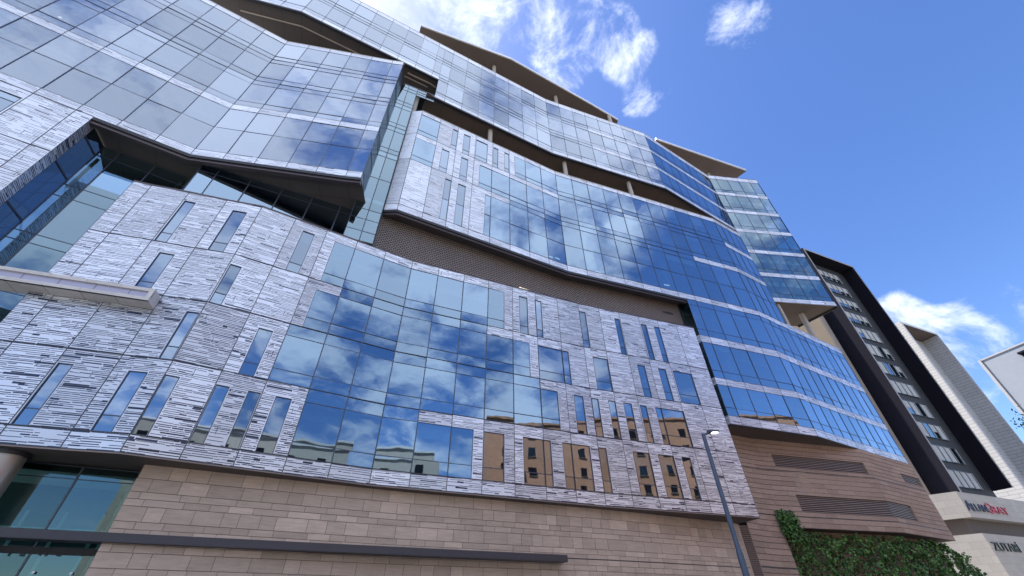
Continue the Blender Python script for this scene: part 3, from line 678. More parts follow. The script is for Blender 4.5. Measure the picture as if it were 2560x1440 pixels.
for k in range(0, FG.n):
    a, b = FG.vpos(k, -4), FG.vpos(k+1, -4); m.poly([(a.x, a.y, 24), (b.x, b.y, 24), (b.x, b.y, 30), (a.x, a.y, 30)], 'inwall')
m.build('hall_interior', office)
for (px, py, zb, zt) in ((247, 397, 27.0, 29.3), (453, 455, 28.2, 30.0)):
    q = at(px, py, zt); q = (q[0]*1.03, q[1]*1.03); q2 = at(px, py, zt)
    m = MB(); m.tube((q2[0]-.0, q2[1], zb-1.2), (q2[0], q2[1], zt-.1), .11, .11, 'gold', 12); m.build('hall_column', office, True)

# glazed link F between tower C and block B
f1 = Vector(at(1023.2, 213.9, 52.3)); f2 = Vector(at(1067.2, 231.4, 52.3)); fd = (f2-f1).normalized()
fR = FBl.p[0]+Vector((-.05, .1)); f0 = f1-fd*1.25
FF = Fac([tuple(f0), tuple(f1), tuple(f1+(fd*1.05)), tuple(f2), tuple(f2+fd*1.05)])
trF = [26.6, 28.0, 29.2, 33.6, 37.1, 37.9, 38.6, 41.9, 42.7, 43.4, 46.7, 47.5, 48.2]
curtain(FF, 0, 2, 25.5, 52.3, trF+[50.9, 51.6], 'gt', .07, tilt=.003)
curtain(FF, 2, 4, 50.7, 52.3, [51.2, 51.7], 'gt', .06)
m = MB()
FFb = FF.offset(-3.0); fq(m, FFb, 0, 4, 24.5, 52.3, 0, 'inwall'); fq(m, FFb, -.0, 4, 52.3, 56.4, 0, 'gd')
for z in (30.8, 37.8, 42.6, 47.4): sheet(m, FF, 0, 2, z, -.15, -3, 'ceil'); fq(m, FF.offset(-.15), 0, 2, z-.45, z, 0, 'blind')
m.build('link_interior', office)
m = MB(); q = at(1037, 262, 49.0); m.tube((q[0]*1.02, q[1]*1.02, 46.5), (q[0]*1.02, q[1]*1.02, 51.6), .32, .32, 'conc', 14); m.build('column', office, True)
# glass balustrade band seen inside the notch
m = MB(); a = FF.p[0]; b = FF.p[-1]
for k in range(4): fbox(m, FF, k+.02, k+.98, 52.3, 52.42, -.3, .01, 'trim')
m.build('parapet', office)
m = MB()
pts = [(-12.9, 22.9), (-12.3, 23.25), (-10.2, 24.3), (-9.5, 24.9)]
for a, b in zip(pts, pts[1:]):
    d = Vector((b[0]-a[0], b[1]-a[1])).normalized(); n = Vector((-d.y, d.x))*.07
    A = [(a[0]-n.x, a[1]-n.y), (b[0]-n.x, b[1]-n.y), (b[0]+n.x, b[1]+n.y), (a[0]+n.x, a[1]+n.y)]
    m.hexa([(x, y, 56.2) for x, y in A], [(x, y, 56.33) for x, y in A], 'conc')
m.build('soffit_bead', office)

# terrace and roof columns
FCol = FB.offset(-.95)
for px in ((1225, 345), (1413, 425), (1578, 482)):
    u = FCol.upx(*px); q = FCol.pos(u, 0); m = MB(); m.tube((q[0], q[1], 46.7), (q[0], q[1], 51.63), .30, .30, 'conc', 18); m.build('column', office, True)
FRo = FD.offset(-1.1)
for px in ((1235, 180), (1390, 252), (1526, 303), (1768, 430)):
    u = FRo.upx(*px); q = FRo.pos(u, 0); m = MB(); m.tube((q[0], q[1], 66.4), (q[0], q[1], 71.6), .30, .30, 'conc', 18); m.build('column', office, True)
# roof canopies
def canopy(pts, z, th, mat='soffit'):
    m = MB(); m.hexa([(x, y, z) for x, y in pts], [(x, y, z+th) for x, y in pts], 'conc')
    m.poly([(x, y, z-.01) for x, y in reversed(pts)], mat)
    # folded metal edge standing a little proud
    for a, b in zip(pts, pts[1:]):
        if a[1] > b[1]+4: continue
        d = Vector((b[0]-a[0], b[1]-a[1])).normalized(); n = Vector((d.y, -d.x))
        A = [(a[0], a[1]), (b[0], b[1]), (b[0]+n.x*.12, b[1]+n.y*.12), (a[0]+n.x*.12, a[1]+n.y*.12)]
        m.hexa([(x, y, z+.12) for x, y in A], [(x, y, z+th+.05) for x, y in A], 'panel')
    return m.build('roof_canopy', office)
canopy([at(1052, 66, 71.5), at(1278, 150, 71.5), at(1470, 258, 71.5), at(1545, 302, 71.5), (17, 49), (-6, 38), (-15.5, 27.5)], 71.5, .55)
canopy([at(1640, 350, 71.5), at(1866, 428, 71.5), at(1846, 442, 71.5), (41, 58), (25, 50)], 71.5, .55)

# ------------------------------------------------------------------ tower E at the right end
Ep = [(36.96, 46.51), (38.30, 46.68), (40.50, 46.98), (42.72, 47.27), (44.94, 47.56), (46.72, 47.78)]
FE = Fac(Ep); ZE = [37.0, 37.7, 42.55, 47.4, 52.25, 57.1, 61.95, 66.87]
m = MB()
for r in range(1, 7): curtain(FE, 0, FE.n, ZE[r], ZE[r+1]-(.75 if r < 6 else 1.0), [ZE[r]+.8], 'gt', .055)
for r in range(1, 7): band(FE, [(0, FE.n, ZE[r]-.72, ZE[r], dict(rh=.17, dens=.6, thick=.8, seed=1500+r))])
band(FE, [(0, FE.n, ZE[7]-.95, ZE[7], dict(rh=.2, dens=.5, thick=.8, seed=1520))], None, (0, FE.n, ZE[7], ZE[7]+.1, -.3, .02, 'steel'))
q = Vector(Ep[-1]); bk = Vector((-.52, .85)); FEr = Fac([tuple(q), tuple(q+bk*5.8)])
for r in range(1, 7): curtain(FEr, 0, 1, ZE[r], ZE[r+1]-.75, [ZE[r]+.8], 'gt', .06)
m = MB()
for r in range(1, 7): fq(m, FEr, 0, 1, ZE[r]-.75, ZE[r], 0, 'panel')
fq(m, FEr, 0, 1, ZE[7]-.95, ZE[7], 0, 'panel'); m.build('cladding', office)
for r in range(1, 7):
    m = MB(); k1 = 5 if r not in (4, 3) else 3
    fa, ce_ = ZE[r], ZE[r+1]-.85; R = random.Random(r)
    sheet(m, FE, 0, k1, ce_, -.2, -5.0, 'ceil'); sheet(m, FE, 0, 5, fa+.02, -.2, -5.0, 'core')
    for k in range(k1):
        a, b = FE.vpos(k, -5.0), FE.vpos(k+1, -5.0); m.poly([(a.x, a.y, fa), (b.x, b.y, fa), (b.x, b.y, ce_), (a.x, a.y, ce_)], 'inwall')
        if r in (1, 2, 5): fq(m, FE, k+.1, k+.9, ce_-.9, ce_-.25, -.9, 'blind')
        if R.random() < .6: fbox(m, FE, k+.3, k+.4, fa+.02, fa+2.2, -2.2, -2.0, 'blind')
    fbox(m, FE, 0, 5, fa+.95, fa+1.02, -.5, -.44, 'mull')
    m.build('office_interior', office)
m = MB(); zz = 36.98; P4 = [Ep[0], Ep[-1], tuple(q+bk*5.8), (38.5, 52.0), (34.6, 46.9)]
m.hexa([(x, y, zz-.15) for x, y in P4], [(x, y, zz) for x, y in P4], 'soffit'); o = m.build('soffit', office)
m = MB(); fbox(m, FEr, 0, 1, 36.6, 36.85, -.25, -.02, 'joint'); m.build('drip_edge', office)
m = MB(); q1 = at(1997, 775, 36.85); m.tube((q1[0]*1.02, q1[1]*1.02, 30.4), (q1[0]*1.02, q1[1]*1.02, 36.85), .36, .36, 'conc', 18); m.build('column', office, True)
m = MB(); q1 = at(1938, 758, 36.85); m.box((q1[0]+.3, q1[1]+.6, 33.8), (.5, 1.0, 6.2), 'conc', .5); m.build('pier', office)

# unseen solid mass added to keep daylight out of the middle of the block
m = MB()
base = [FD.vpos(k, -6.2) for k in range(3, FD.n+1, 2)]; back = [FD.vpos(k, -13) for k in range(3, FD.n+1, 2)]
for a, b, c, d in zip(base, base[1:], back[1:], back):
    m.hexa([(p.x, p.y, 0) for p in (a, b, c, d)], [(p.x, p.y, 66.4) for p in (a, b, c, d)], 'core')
m.build('daylight_blocker', office)

# ------------------------------------------------------------------ podium: limestone wall, ledge, entrance glazing
SW = [(-17.93, 20.68), (-14.2, 22.58), (-10.5, 24.47), (-6.77, 26.37), (-2.6, 28.15), (1.6, 29.95), (5.88, 31.74), (9.8, 33.6), (13.7, 35.55), (17.65, 37.55)]
FSW = Fac(SW); TOT = FSW.cum[-1]
m = MB(); fq(m, FSW, 0, FSW.n, 0, 7.98, -.03, 'mortar')
def u_of_m(F, s):
    for i in range(F.n):
        if s <= F.cum[i+1]+1e-9: return i+(s-F.cum[i])/(F.cum[i+1]-F.cum[i])
    return F.n
R = random.Random(3); z = 7.95; hgt = [.62, .58, .30, .30, .62, .30, .58, .30, .58, .60, .56, .30, .6, .6, .3, .6, .6]; hi = 0
while z > .2:
    h = hgt[hi % len(hgt)]; hi += 1
    if z-h < .1: h = z
    x = R.uniform(-1.2, 0)
    while x < TOT:
        ln = R.choice((.72, .95, 1.2, 1.5)) if h > .4 else R.choice((.8, 1.1, 1.6))
        a, b = max(0, x)+.010, min(TOT, x+ln)-.010
        if b-a > .05:
            ua0, ub0 = u_of_m(FSW, a), u_of_m(FSW, b); tn = R.choice((.25, .45, .5, .55, .6, .75, 1.0))*R.uniform(.85, 1.1); pr = R.uniform(0, .012)
            for i in range(FSW.seg(ua0), FSW.seg(ub0-1e-6)+1):
                a2, b2 = max(ua0, i), min(ub0, i+1); zz0 = z-h+.008; zz1 = z-.008
                if zz0 < 4.99 < zz1:
                    fbox(m, FSW, a2, b2, 5.01, zz1, -.03, pr, 'stone', tn) if zz1-5.01 > .03 else None
                    fbox(m, FSW, a2, b2, zz0, 4.95, -.03, pr, 'stone', tn)
                else: fbox(m, FSW, a2, b2, zz0+.004, zz1-.004, -.03, pr, 'stone', tn)
        x += ln
    z -= h
fq(m, FSW, 0, FSW.n, 4.95, 5.0, -.01, 'joint')
o = m.build('stone_wall', office); tag(o, 'pinkish limestone block wall under the curved lower block', None)
m = MB(); a = Vector(SW[0]); n0 = FSW.nrm(0); b = a-n0*1.6; m.poly([(a.x, a.y, 0), (b.x, b.y, 0), (b.x, b.y, 8), (a.x, a.y, 8)], 'stone'); m.build('stone_return', office)
# soffit under block A
m = MB(); sheet(m, FA, 0, FA.n, 7.93, -.02, -4.5, 'soffit'); m.build('soffit', office)
# ledge
lf = at(1420, 1405, 4.68); FLd = Fac([(-27.5, 15.95), (-21.1, 19.0), (-15.4, 21.6), (-9.6, 24.15), (-3.2, 26.95), (lf[0], lf[1])])
m = MB()
for k in range(FLd.n):
    a, b, c, d = FLd.vpos(k, 0), FLd.vpos(k+1, 0), FLd.vpos(k+1, -.75), FLd.vpos(k, -.75)
    m.hexa([(p.x, p.y, 4.68) for p in (a, b, c, d)], [(p.x, p.y, 5.04) for p in (a, b, c, d)], 'steel')
    m.poly([(a.x+.0, a.y-.012, 4.685), (b.x, b.y-.012, 4.685), (b.x, b.y-.012, 4.70), (a.x, a.y-.012, 4.70)], 'joint')
o = m.build('ledge', office); tag(o, 'long charcoal steel ledge across the limestone wall', None)
# entrance glazing
e0 = at(0, 1152, 7.9); e1 = Vector(SW[0])-n0*1.2; ed = (Vector(e1)-Vector((e1.x-3, e1.y-1.35))).normalized()
FEn = Fac([tuple(e1-ed*(2.55*k)) for k in range(5, -1, -1)])
curtain(FEn, 0, 5, .2, 7.85, [3.0, 7.3], 'ge', .07, name='entrance_glazing')
m = MB(); FEb = FEn.offset(-3.5); fq(m, FEb, 0, 5, 0, 7.9, 0, 'blind'); sheet(m, FEn, 0, 5, 7.6, -.2, -3.5, 'ceil'); sheet(m, FEn, 0, 5, .1, -.2, -3.5, 'blind')
for k in range(8): fbox(m, FEb, k*.6+.1, k*.6+.16, 0, 6.4, .4, .5, 'wblind')
fbox(m, FEb, .2, 4.8, 5.3, 5.7, .3, .4, 'ceil'); m.build('lobby_interior', office)
m = MB(); 
for k in range(9):
    q = FEn.pos(.7+k*.5, 3.65, .05); m.tube((q[0], q[1], q[2]), (q[0]+.03, q[1]-.06, q[2]), .05, .05, 'panel', 10)
m.build('glass_fitting', office)
q = at(28, 1133, 7.9); m = MB(); m.tube((q[0], q[1], 0), (q[0], q[1], 7.75), .62, .62, 'colm', 40); m.tube((q[0], q[1], 7.75), (q[0], q[1], 7.95), .74, .74, 'joint', 30); m.build('column', office, True)

def text(body, name, mat, origin, xdir, h, depth, parent, nrm_off=0.0, sx=1., mirror=False):
    cu = bpy.data.curves.new(name, 'FONT'); cu.body = body; cu.size = h; cu.extrude = depth; cu.materials.append(M[mat])
    tmp = bpy.data.objects.new(name, cu); COL.objects.link(tmp); dg = bpy.context.evaluated_depsgraph_get()
    me = bpy.data.meshes.new_from_object(tmp.evaluated_get(dg)); bpy.data.objects.remove(tmp)
    me.materials.clear(); me.materials.append(M[mat])
    X = Vector((xdir[0], xdir[1], 0)).normalized(); Z = Vector((0, 0, 1)); Y = X.cross(Z)
    mt = Matrix(((X.x*sx*(-1 if mirror else 1), Z.x, Y.x, origin[0]+Y.x*nrm_off), (X.y*sx*(-1 if mirror else 1), Z.y, Y.y, origin[1]+Y.y*nrm_off), (0, 1, 0, origin[2]), (0, 0, 0, 1)))
    me.transform(mt); o = bpy.data.objects.new(name, me); COL.objects.link(o); o.parent = parent; o.matrix_parent_inverse = parent.matrix_world.inverted(); return o
# dark lettering on the entrance glass, seen partly hidden under the ledge
m = MB(); d = ray(120, 1378); q = FEn.pos(FEn.upx(120, 1378), 0); zz = EYE+d[2]*math.hypot(q[0], q[1])/math.hypot(d[0], d[1])
fbox(m, FEn, 1.0, 4.9, zz-.12, zz+.13, .03, .05, 'joint'); m.build('sign_band', office)  # dark bar shaped as a reflection in the glass, behind the letters
for ch, px in (('P', 20), ('a', 50), ('W', 92), ('e', 140), ('S', 200)):
    u = FEn.upx(px, 1385); q = FEn.pos(u, 0, .06); d = ray(px, 1390); zz = EYE+d[2]*math.hypot(q[0], q[1])/math.hypot(d[0], d[1])
    text(ch, 'sign_letter', 'black', (q[0], q[1], zz), ed, .42, .01, office)

# granite beam projecting in front of block A on the left
b0 = FA.upx(382, 772); bn = FA.nrm(2)
e_in = Vector(FA.pos(b0, 0)[:2]); bd = (Vector(at(370, 751, 15.7))-Vector(at(0, 697, 15.7))).normalized()
fr = Vector(at(370, 751, 15.7)); fl_ = fr-bd*16; FBm = Fac([tuple(fl_+bd*(16*k/10)) for k in range(11)])
dep = 1.15; zb0, zb1 = 15.7, 16.5
m = MB()
for k in range(10):
    tn = random.random()
    P = lambda u, z, o: FBm.pos(u, z, o, k)
    m.poly([P(k, zb0, -dep), P(k+1, zb0, -dep), P(k+1, zb0, 0), P(k, zb0, 0)], 'beam', tn)
    fbox(m, FBm, k+.004, k+.996, zb0+.0, zb0+.2, -.12, 0, 'beam', tn); fbox(m, FBm, k+.004, k+.996, zb1-.2, zb1, -.12, 0, 'beam', tn)
    m.poly([P(k, zb1, 0), P(k+1, zb1, 0), P(k+1, zb1, -dep), P(k, zb1, -dep)], 'beam', tn)
fbox(m, FBm, 9.86, 10, zb0+.2, zb1-.2, -.12, 0, 'beam', .8)
a = FBm.p[-1]; nB = FBm.nrm(9); m.poly([(a.x, a.y, zb0), (a.x-nB.x*dep, a.y-nB.y*dep, zb0), (a.x-nB.x*dep, a.y-nB.y*dep, zb1), (a.x, a.y, zb1)], 'beam', .7)
for k in range(1, 10): fbox(m, FBm, k, k+.012, zb0-.004, zb0, -dep, 0, 'joint')
o = m.build('granite_beam', office); tag(o, 'pale granite trough beam sticking out across the left of the lower block', None)
m = MB(); fq(m, FBm, 0, 9.86, zb0+.2, zb1-.2, -.1, 'beam_in')
for k in range(10): fbox(m, FBm, k+.3, k+.31, zb0+.2, zb1-.2, -.1, -.09, 'joint')
m.build('trough_panel', o)

# ------------------------------------------------------------------ split-stone podium on the right
W0 = [at(1780+300/4, 1040+497/4, 12.8), at(1780+490/4, 1040+528/4, 12.8)]
Wk = at(1780+1630/4, 1040+622/4, 12.8); We = at(1780+2140/4, 1040+750/4, 12.8)
W00 = Vector(at(1869, 1312, 7.9))
FW = Fac([tuple(W00), W0[0], W0[1]]+[tuple(Vector(W0[1]).lerp(Vector(Wk), t)) for t in (.25, .5, .75, 1)]+[tuple(Vector(Wk).lerp(Vector(We), t)) for t in (.33, .67, 1)])
g2z, g1z = 8.95, 12.8
uL0, uL1 = FW.upx(1780+600/4, 1040+410/4), FW.upx(1780+1525/4, 1040+495/4)
uM0, uM1 = FW.upx(1780+865/4, 1040+857/4), FW.upx(1780+2020/4, 1040+965/4)
uR0 = FW.upx(1780+1890/4, 1040+590/4)
lv = [(uL0, uL1, 13.15, 14.25), (uM0, uM1, 9.35, 10.75), (uR0, FW.n, 13.2, 14.1)]
ivl = FW.upx(1963, 1340)
m = MB(); R = random.Random(11); z = 15.62
def wallpiece(u0, u1, z0, z1, tn):
    hs_ = [h for h in lv if h[0] < u1 and h[1] > u0 and h[2] < z1 and h[3] > z0]
    us_ = sorted({u0, u1}|{min(max(h[0], u0), u1) for h in hs_}|{min(max(h[1], u0), u1) for h in hs_}); zs_ = sorted({z0, z1}|{min(max(h[2], z0), z1) for h in hs_}|{min(max(h[3], z0), z1) for h in hs_})
    for a, b in zip(us_, us_[1:]):
        for c, d in zip(zs_, zs_[1:]):
            if b-a < 1e-4 or d-c < 1e-4: continue
            if any(h[0] < (a+b)/2 < h[1] and h[2] < (c+d)/2 < h[3] for h in hs_): continue
            fq(m, FW, a, b, c, d, 0, 'rib', tn)
TW = FW.cum[-1]
while z > 0:
    h = .42; z0 = max(0, z-h); x = R.uniform(-1.5, 0)
    while x < TW:
        ln = R.choice((1.3, 1.9, 2.4)); a, b = u_of_m(FW, max(0, x)), u_of_m(FW, min(TW, x+ln))
        if z > 8.1 or a < ivl:
            bb = b if z > 8.1 else min(b, ivl)
            if bb > a+1e-3: wallpiece(a, bb, z0+.045, z, R.random())
        x += ln
    u_end = FW.n if z > 8.15 else ivl
    for i in range(int(math.ceil(u_end))):
        b = min(i+1, u_end)
        if not any(h_[2]-.01 < z0+.015 < h_[3]+.01 for h_ in lv): fq(m, FW, i, b, z0, z0+.05, -.035, 'mortar')
        else:
            for (p, q_) in ([(i, b)] if not [h_ for h_ in lv if h_[2]-.01 < z0+.015 < h_[3]+.01 and h_[0] < b and h_[1] > i] else
                            [(i, max(i, min(b, min(h_[0] for h_ in lv if h_[2]-.01 < z0+.015 < h_[3]+.01 and h_[0] < b and h_[1] > i)))),
                             (min(b, max(h_[1] for h_ in lv if h_[2]-.01 < z0+.015 < h_[3]+.01 and h_[0] < b and h_[1] > i)), b)]):
                if q_-p > 1e-3: fq(m, FW, p, q_, z0, z0+.05, -.035, 'mortar')
    z = z0
for gz in (g2z, g1z): fq(m, FW, 0, FW.n, gz-.035, gz+.035, .006, 'joint')
fq(m, FW, 0, ivl, 5.05, 5.12, .006, 'joint')
q = FW.p[-1]; nW = FW.nrm(FW.n-1)
m.poly([(q.x, q.y, 8.1), (q.x-nW.x*5, q.y-nW.y*5, 8.1), (q.x-nW.x*5, q.y-nW.y*5, 15.6), (q.x, q.y, 15.6)], 'rib')
sheet(m, FW, int(ivl), FW.n, 8.1, 0, -1.6, 'soffit')
o = m.build('split_stone_wall', office); tag(o, 'brown split-stone podium wall with horizontal grooves at the lower right', None)
for h in lv:
    m = MB(); n = int((h[3]-h[2])/.155)
    fq(m, FW, h[0], h[1], h[2], h[3], -.32, 'joint')
    fbox(m, FW, h[0]-.001, h[0], h[2], h[3], -.32, 0, 'rib'); fbox(m, FW, h[1], h[1]+.001, h[2], h[3], -.32, 0, 'rib')
    for uu0 in [h[0]]:
        for i in range(FW.seg(h[0]), FW.seg(h[1]-1e-6)+1):
            a, b = max(h[0], i), min(h[1], i+1)
            m.poly([FW.pos(a, h[3], -.32, i), FW.pos(b, h[3], -.32, i), FW.pos(b, h[3], 0, i), FW.pos(a, h[3], 0, i)], 'rib')
            m.poly([FW.pos(a, h[2], 0, i), FW.pos(b, h[2], 0, i), FW.pos(b, h[2], -.32, i), FW.pos(a, h[2], -.32, i)], 'rib')
    for k in range(n):
        zz = h[2]+(k+.5)*(h[3]-h[2])/n; fbox(m, FW, h[0], h[1], zz-.05, zz+.03, -.24, -.12, 'louv')
    m.build('louvre', office)
# upright louvre between the two podium walls
lv0 = at(1846, 1312, 7.9); lv1 = at(1868, 1312, 7.9); FV = Fac([lv0, lv1]); m = MB(); fq(m, FV, 0, 1, 0, 7.9, -.1, 'joint')
for k in range(60): fbox(m, FV, 0, 1, .1+k*.13, .1+k*.13+.07, -.08, 0, 'louv')
m.build('louvre', office)
m = MB(); fq(m, Fac([SW[-1], lv0]), 0, 1, 0, 7.95, 0, 'stone'); fq(m, Fac([lv1, tuple(W00)]), 0, 1, 0, 15.6, 0, 'rib'); m.build('wall_infill', office)
m = MB(); FWb = FW.offset(-1.5); fq(m, FWb, ivl, FW.n+.0, 0, 8.1, 0, 'rib'); m.build('back_wall', office)

# ------------------------------------------------------------------ climbing plant
def ivy():
    R = random.Random(21); mb = MB(); F = FW.offset(-.9); ext_u = F.n+1.6
    mats = []
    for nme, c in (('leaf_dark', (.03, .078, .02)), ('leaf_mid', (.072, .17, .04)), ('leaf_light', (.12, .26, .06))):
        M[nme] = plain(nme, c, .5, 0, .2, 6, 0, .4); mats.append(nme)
    dn = (F.p[-1]-F.p[-2]).normalized(); L_ = (F.p[-1]-F.p[-2]).length
    def P(u, z, off):
        if u <= F.n: return Vector(F.pos(u, z, off))
        i = F.n-1; q = F.p[-1]+dn*L_*(u-F.n)+F.nrm(i)*off; return Vector((q.x, q.y, z))
    import mathutils
    def bump(u, z): return mathutils.noise.noise(Vector((u*3.3, z*1.1, 0)))*.5+mathutils.noise.noise(Vector((u*9.1, z*3.0, 5)))*.3
    sheet_m = MB()
    for k in range(26000):
        u = R.uniform(ivl-.12, ext_u); 
        top = 8.0 if u > ivl+.15 else 9.0
        if u > F.n-.3: top = 8.0-(u-F.n+.3)*1.7
        top += bump(u, 40)*.9-.25
        if ivl+.1 < u < F.n-.2: top = min(top, 8.05)
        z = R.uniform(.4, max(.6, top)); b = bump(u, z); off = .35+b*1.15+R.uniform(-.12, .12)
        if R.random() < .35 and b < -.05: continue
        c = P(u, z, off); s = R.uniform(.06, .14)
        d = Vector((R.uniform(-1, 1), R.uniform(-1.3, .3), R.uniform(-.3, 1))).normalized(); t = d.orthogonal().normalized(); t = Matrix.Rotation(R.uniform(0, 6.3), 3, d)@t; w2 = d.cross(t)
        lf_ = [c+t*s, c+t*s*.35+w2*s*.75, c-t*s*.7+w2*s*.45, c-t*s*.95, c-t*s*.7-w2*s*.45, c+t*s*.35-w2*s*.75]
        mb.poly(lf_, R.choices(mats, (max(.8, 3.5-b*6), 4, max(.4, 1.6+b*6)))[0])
    for k in range(2600):                               # tuft growing up over the wall corner
        uu = ivl-.02+R.gauss(.16, .16); zz = R.gauss(8.25, .5)
        if zz > 9.3 or uu < ivl-.16: continue
        q = FW.pos(max(0, uu), zz, .15+abs(R.gauss(0, .2))); c = Vector(q); s = R.uniform(.06, .13)
        d = Vector((R.uniform(-1, 1), R.uniform(-1.3, .3), R.uniform(-.3, 1))).normalized(); t = d.orthogonal().normalized(); t = Matrix.Rotation(R.uniform(0, 6.3), 3, d)@t; w2 = d.cross(t)
        mb.poly([c+t*s, c+t*s*.35+w2*s*.75, c-t*s*.7+w2*s*.45, c-t*s*.95, c-t*s*.7-w2*s*.45, c+t*s*.35-w2*s*.75], R.choices(mats, (3, 4, 2))[0])
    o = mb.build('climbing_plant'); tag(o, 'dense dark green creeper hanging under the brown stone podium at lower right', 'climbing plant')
    st = MB()
    for k in range(26):
        u = ivl+.1+k*.2
        if u > F.n: break
        pts = [P(u+R.uniform(-.05, .05), z, .12) for z in (0, 2, 4, 6, 7.6)]
        for a, b in zip(pts, pts[1:]): st.tube(a, b, .03, .025, 'soil', 5)
    st.build('stem', o)
ivy()

# ------------------------------------------------------------------ street lamp
lx, ly = 8.08, 17.63
lamp = empty('street_lamp', 'tall blue-grey steel street lamp with one small lit head before the limestone wall', 'street lamp', (lx, ly, 0))
m = MB(); m.tube((lx, ly, 0), (lx, ly, 3.6), .125, .115, 'lampc', 24); m.tube((lx, ly, 3.6), (lx, ly, 3.75), .115, .09, 'lampc', 24); m.tube((lx, ly, 3.75), (lx, ly, 7.95), .09, .078, 'lampc', 24); m.build('pole', lamp, True)
m = MB(); m.tube((lx, ly, 7.9), (lx+.28, ly+.05, 8.0), .045, .04, 'lampc', 12); m.build('arm', lamp, True)
m = MB(); m.box((lx+.46, ly+.03, 8.05), (.44, .26, .08), 'lampc', .1); m.box((lx+.3, ly+.05, 8.05), (.12, .14, .12), 'lampc', .1); hd = m.build('lamp_head', lamp)
m = MB(); m.box((lx+.52, ly+.03, 8.0), (.24, .2, .03), 'led', .1); m.build('led_panel', hd)

# ceiling lights seen through the glass
for (px, py, z, wd) in ((1380, 639, 31.4, .5), (1397, 643, 31.4, .5), (1497, 677, 31.2, .6), (1670, 710, 31.2, .7), (76/5.12*0+148, 36, 41.0, .18)):
    F = FB if px > 1000 else FC
    u = F.upx(px, py)
    if u is None: continue
    d = ray(px, py); q = F.pos(u, 0); zz = EYE+d[2]*math.hypot(q[0], q[1])/math.hypot(d[0], d[1]); W = 2.24
    m = MB(); fbox(m, F, u-wd/2/W, u+wd/2/W, zz-.06, zz+.08, -.26, -.2, 'warm'); m.build('ceiling_light', office)

# ------------------------------------------------------------------ buildings on the right
FD_ = Vector((.921, .389)); BK = Vector((-.389, .921))
def quadv(mb, a, b, z0, z1, mat, tone=.5):
    l = math.hypot(b[0]-a[0], b[1]-a[1]); mb.poly([(a[0], a[1], z0), (b[0], b[1], z0), (b[0], b[1], z1), (a[0], a[1], z1)], mat, tone, [(0, z0), (l, z0), (l, z1), (0, z1)])
def slab(mb, a, b, th, z0, z1, mat):
    """wall from a to b, th thick towards the back"""
    d = (Vector(b)-Vector(a)).normalized(); n = Vector((-d.y, d.x))*th; A = [tuple(a), tuple(b), (b[0]+n.x, b[1]+n.y), (a[0]+n.x, a[1]+n.y)]
    mb.hexa([(x, y, z0) for x, y in A], [(x, y, z1) for x, y in A], mat)
# podium building with the signs
K = Vector((59.4, 60.8)); sign_b = empty('podium_building', 'pale granite podium with two company names on its right face, below the charcoal tower', 'building', (K.x, K.y, 0))
LF = Vector((-.773, .634)); m = MB()
def prow(k, z0, z1, back=0.):
    a = k+LF*9+BK*0; b = k; c = k+FD_*26; in_ = BK*6
    pts = [a, b, c, c+in_, a+in_*.9]
    m.hexa([(p.x, p.y, z0) for p in pts], [(p.x, p.y, z1) for p in pts], 'granite')
prow(K, 12.25, 15.3); m.build('sign_band', sign_b)
m = MB(); prow(K+BK*1.0, 10.4, 12.25); 
for i_ in range(len(m.m)): m.m[i_] = m.mi('soffit')
m.build('recessed_band', sign_b)
m = MB(); k2 = Vector((math.sin(math.radians(44.3)), math.cos(math.radians(44.3))))*84.9; prow(k2, 0, 10.42); m.build('lower_wall', sign_b)
def on_face(px, py, K0, z=None):
    d = ray(px, py); den = d[0]*FD_.y-d[1]*FD_.x; k = (d[1]*K0.x-d[0]*K0.y)/den; q = K0+FD_*k
    return (q.x, q.y, EYE+d[2]*math.hypot(q.x, q.y)/math.hypot(d[0], d[1]))
q0 = on_face(2421, 1275, K); q1 = on_face(2465, 1276, K); q2 = on_face(2520, 1288, K)
wA = math.dist(q0[:2], q1[:2]); wG = math.dist(q1[:2], q2[:2])
def fit(body, nm, mt, q, width, h, par):
    o = text(body, nm, mt, (0, 0, 0), (1, 0), h, .06, par); xs = [v.co.x for v in o.data.vertices]; w_ = max(xs)-min(xs); x0 = min(xs); sx = width/w_
    for v in o.data.vertices:
        x, y, z = v.co; u = (x-x0)*sx; n = -y; v.co = (q[0]+FD_.x*u+FD_.y*(n+.08), q[1]+FD_.y*u-FD_.x*(n+.08), q[2]+z)
    return o
zb_ = q0[2]
u_ = Vector(q0[:2])
for body, mt, wd, h in (('A', 'navy', 1.25, 1.8), ('LLAN', 'navy', wA-1.0, 1.3), ('G', 'red', 1.2, 1.8), ('RAY', 'red', wG-1.2, 1.3)):
    fit(body, 'sign_letters', mt, (u_.x, u_.y, zb_+(0 if h < 1.5 else -.05)), wd, h, sign_b); u_ = u_+FD_*(wd+.06)
q = on_face(2487, 1374, k2); q3 = on_face(2556, 1384, k2)
fit('ZUTARÍ', 'sign_letters', 'black', (q[0], q[1], q[2]-.1), math.dist(q[:2], q3[:2]), 1.35, sign_b)

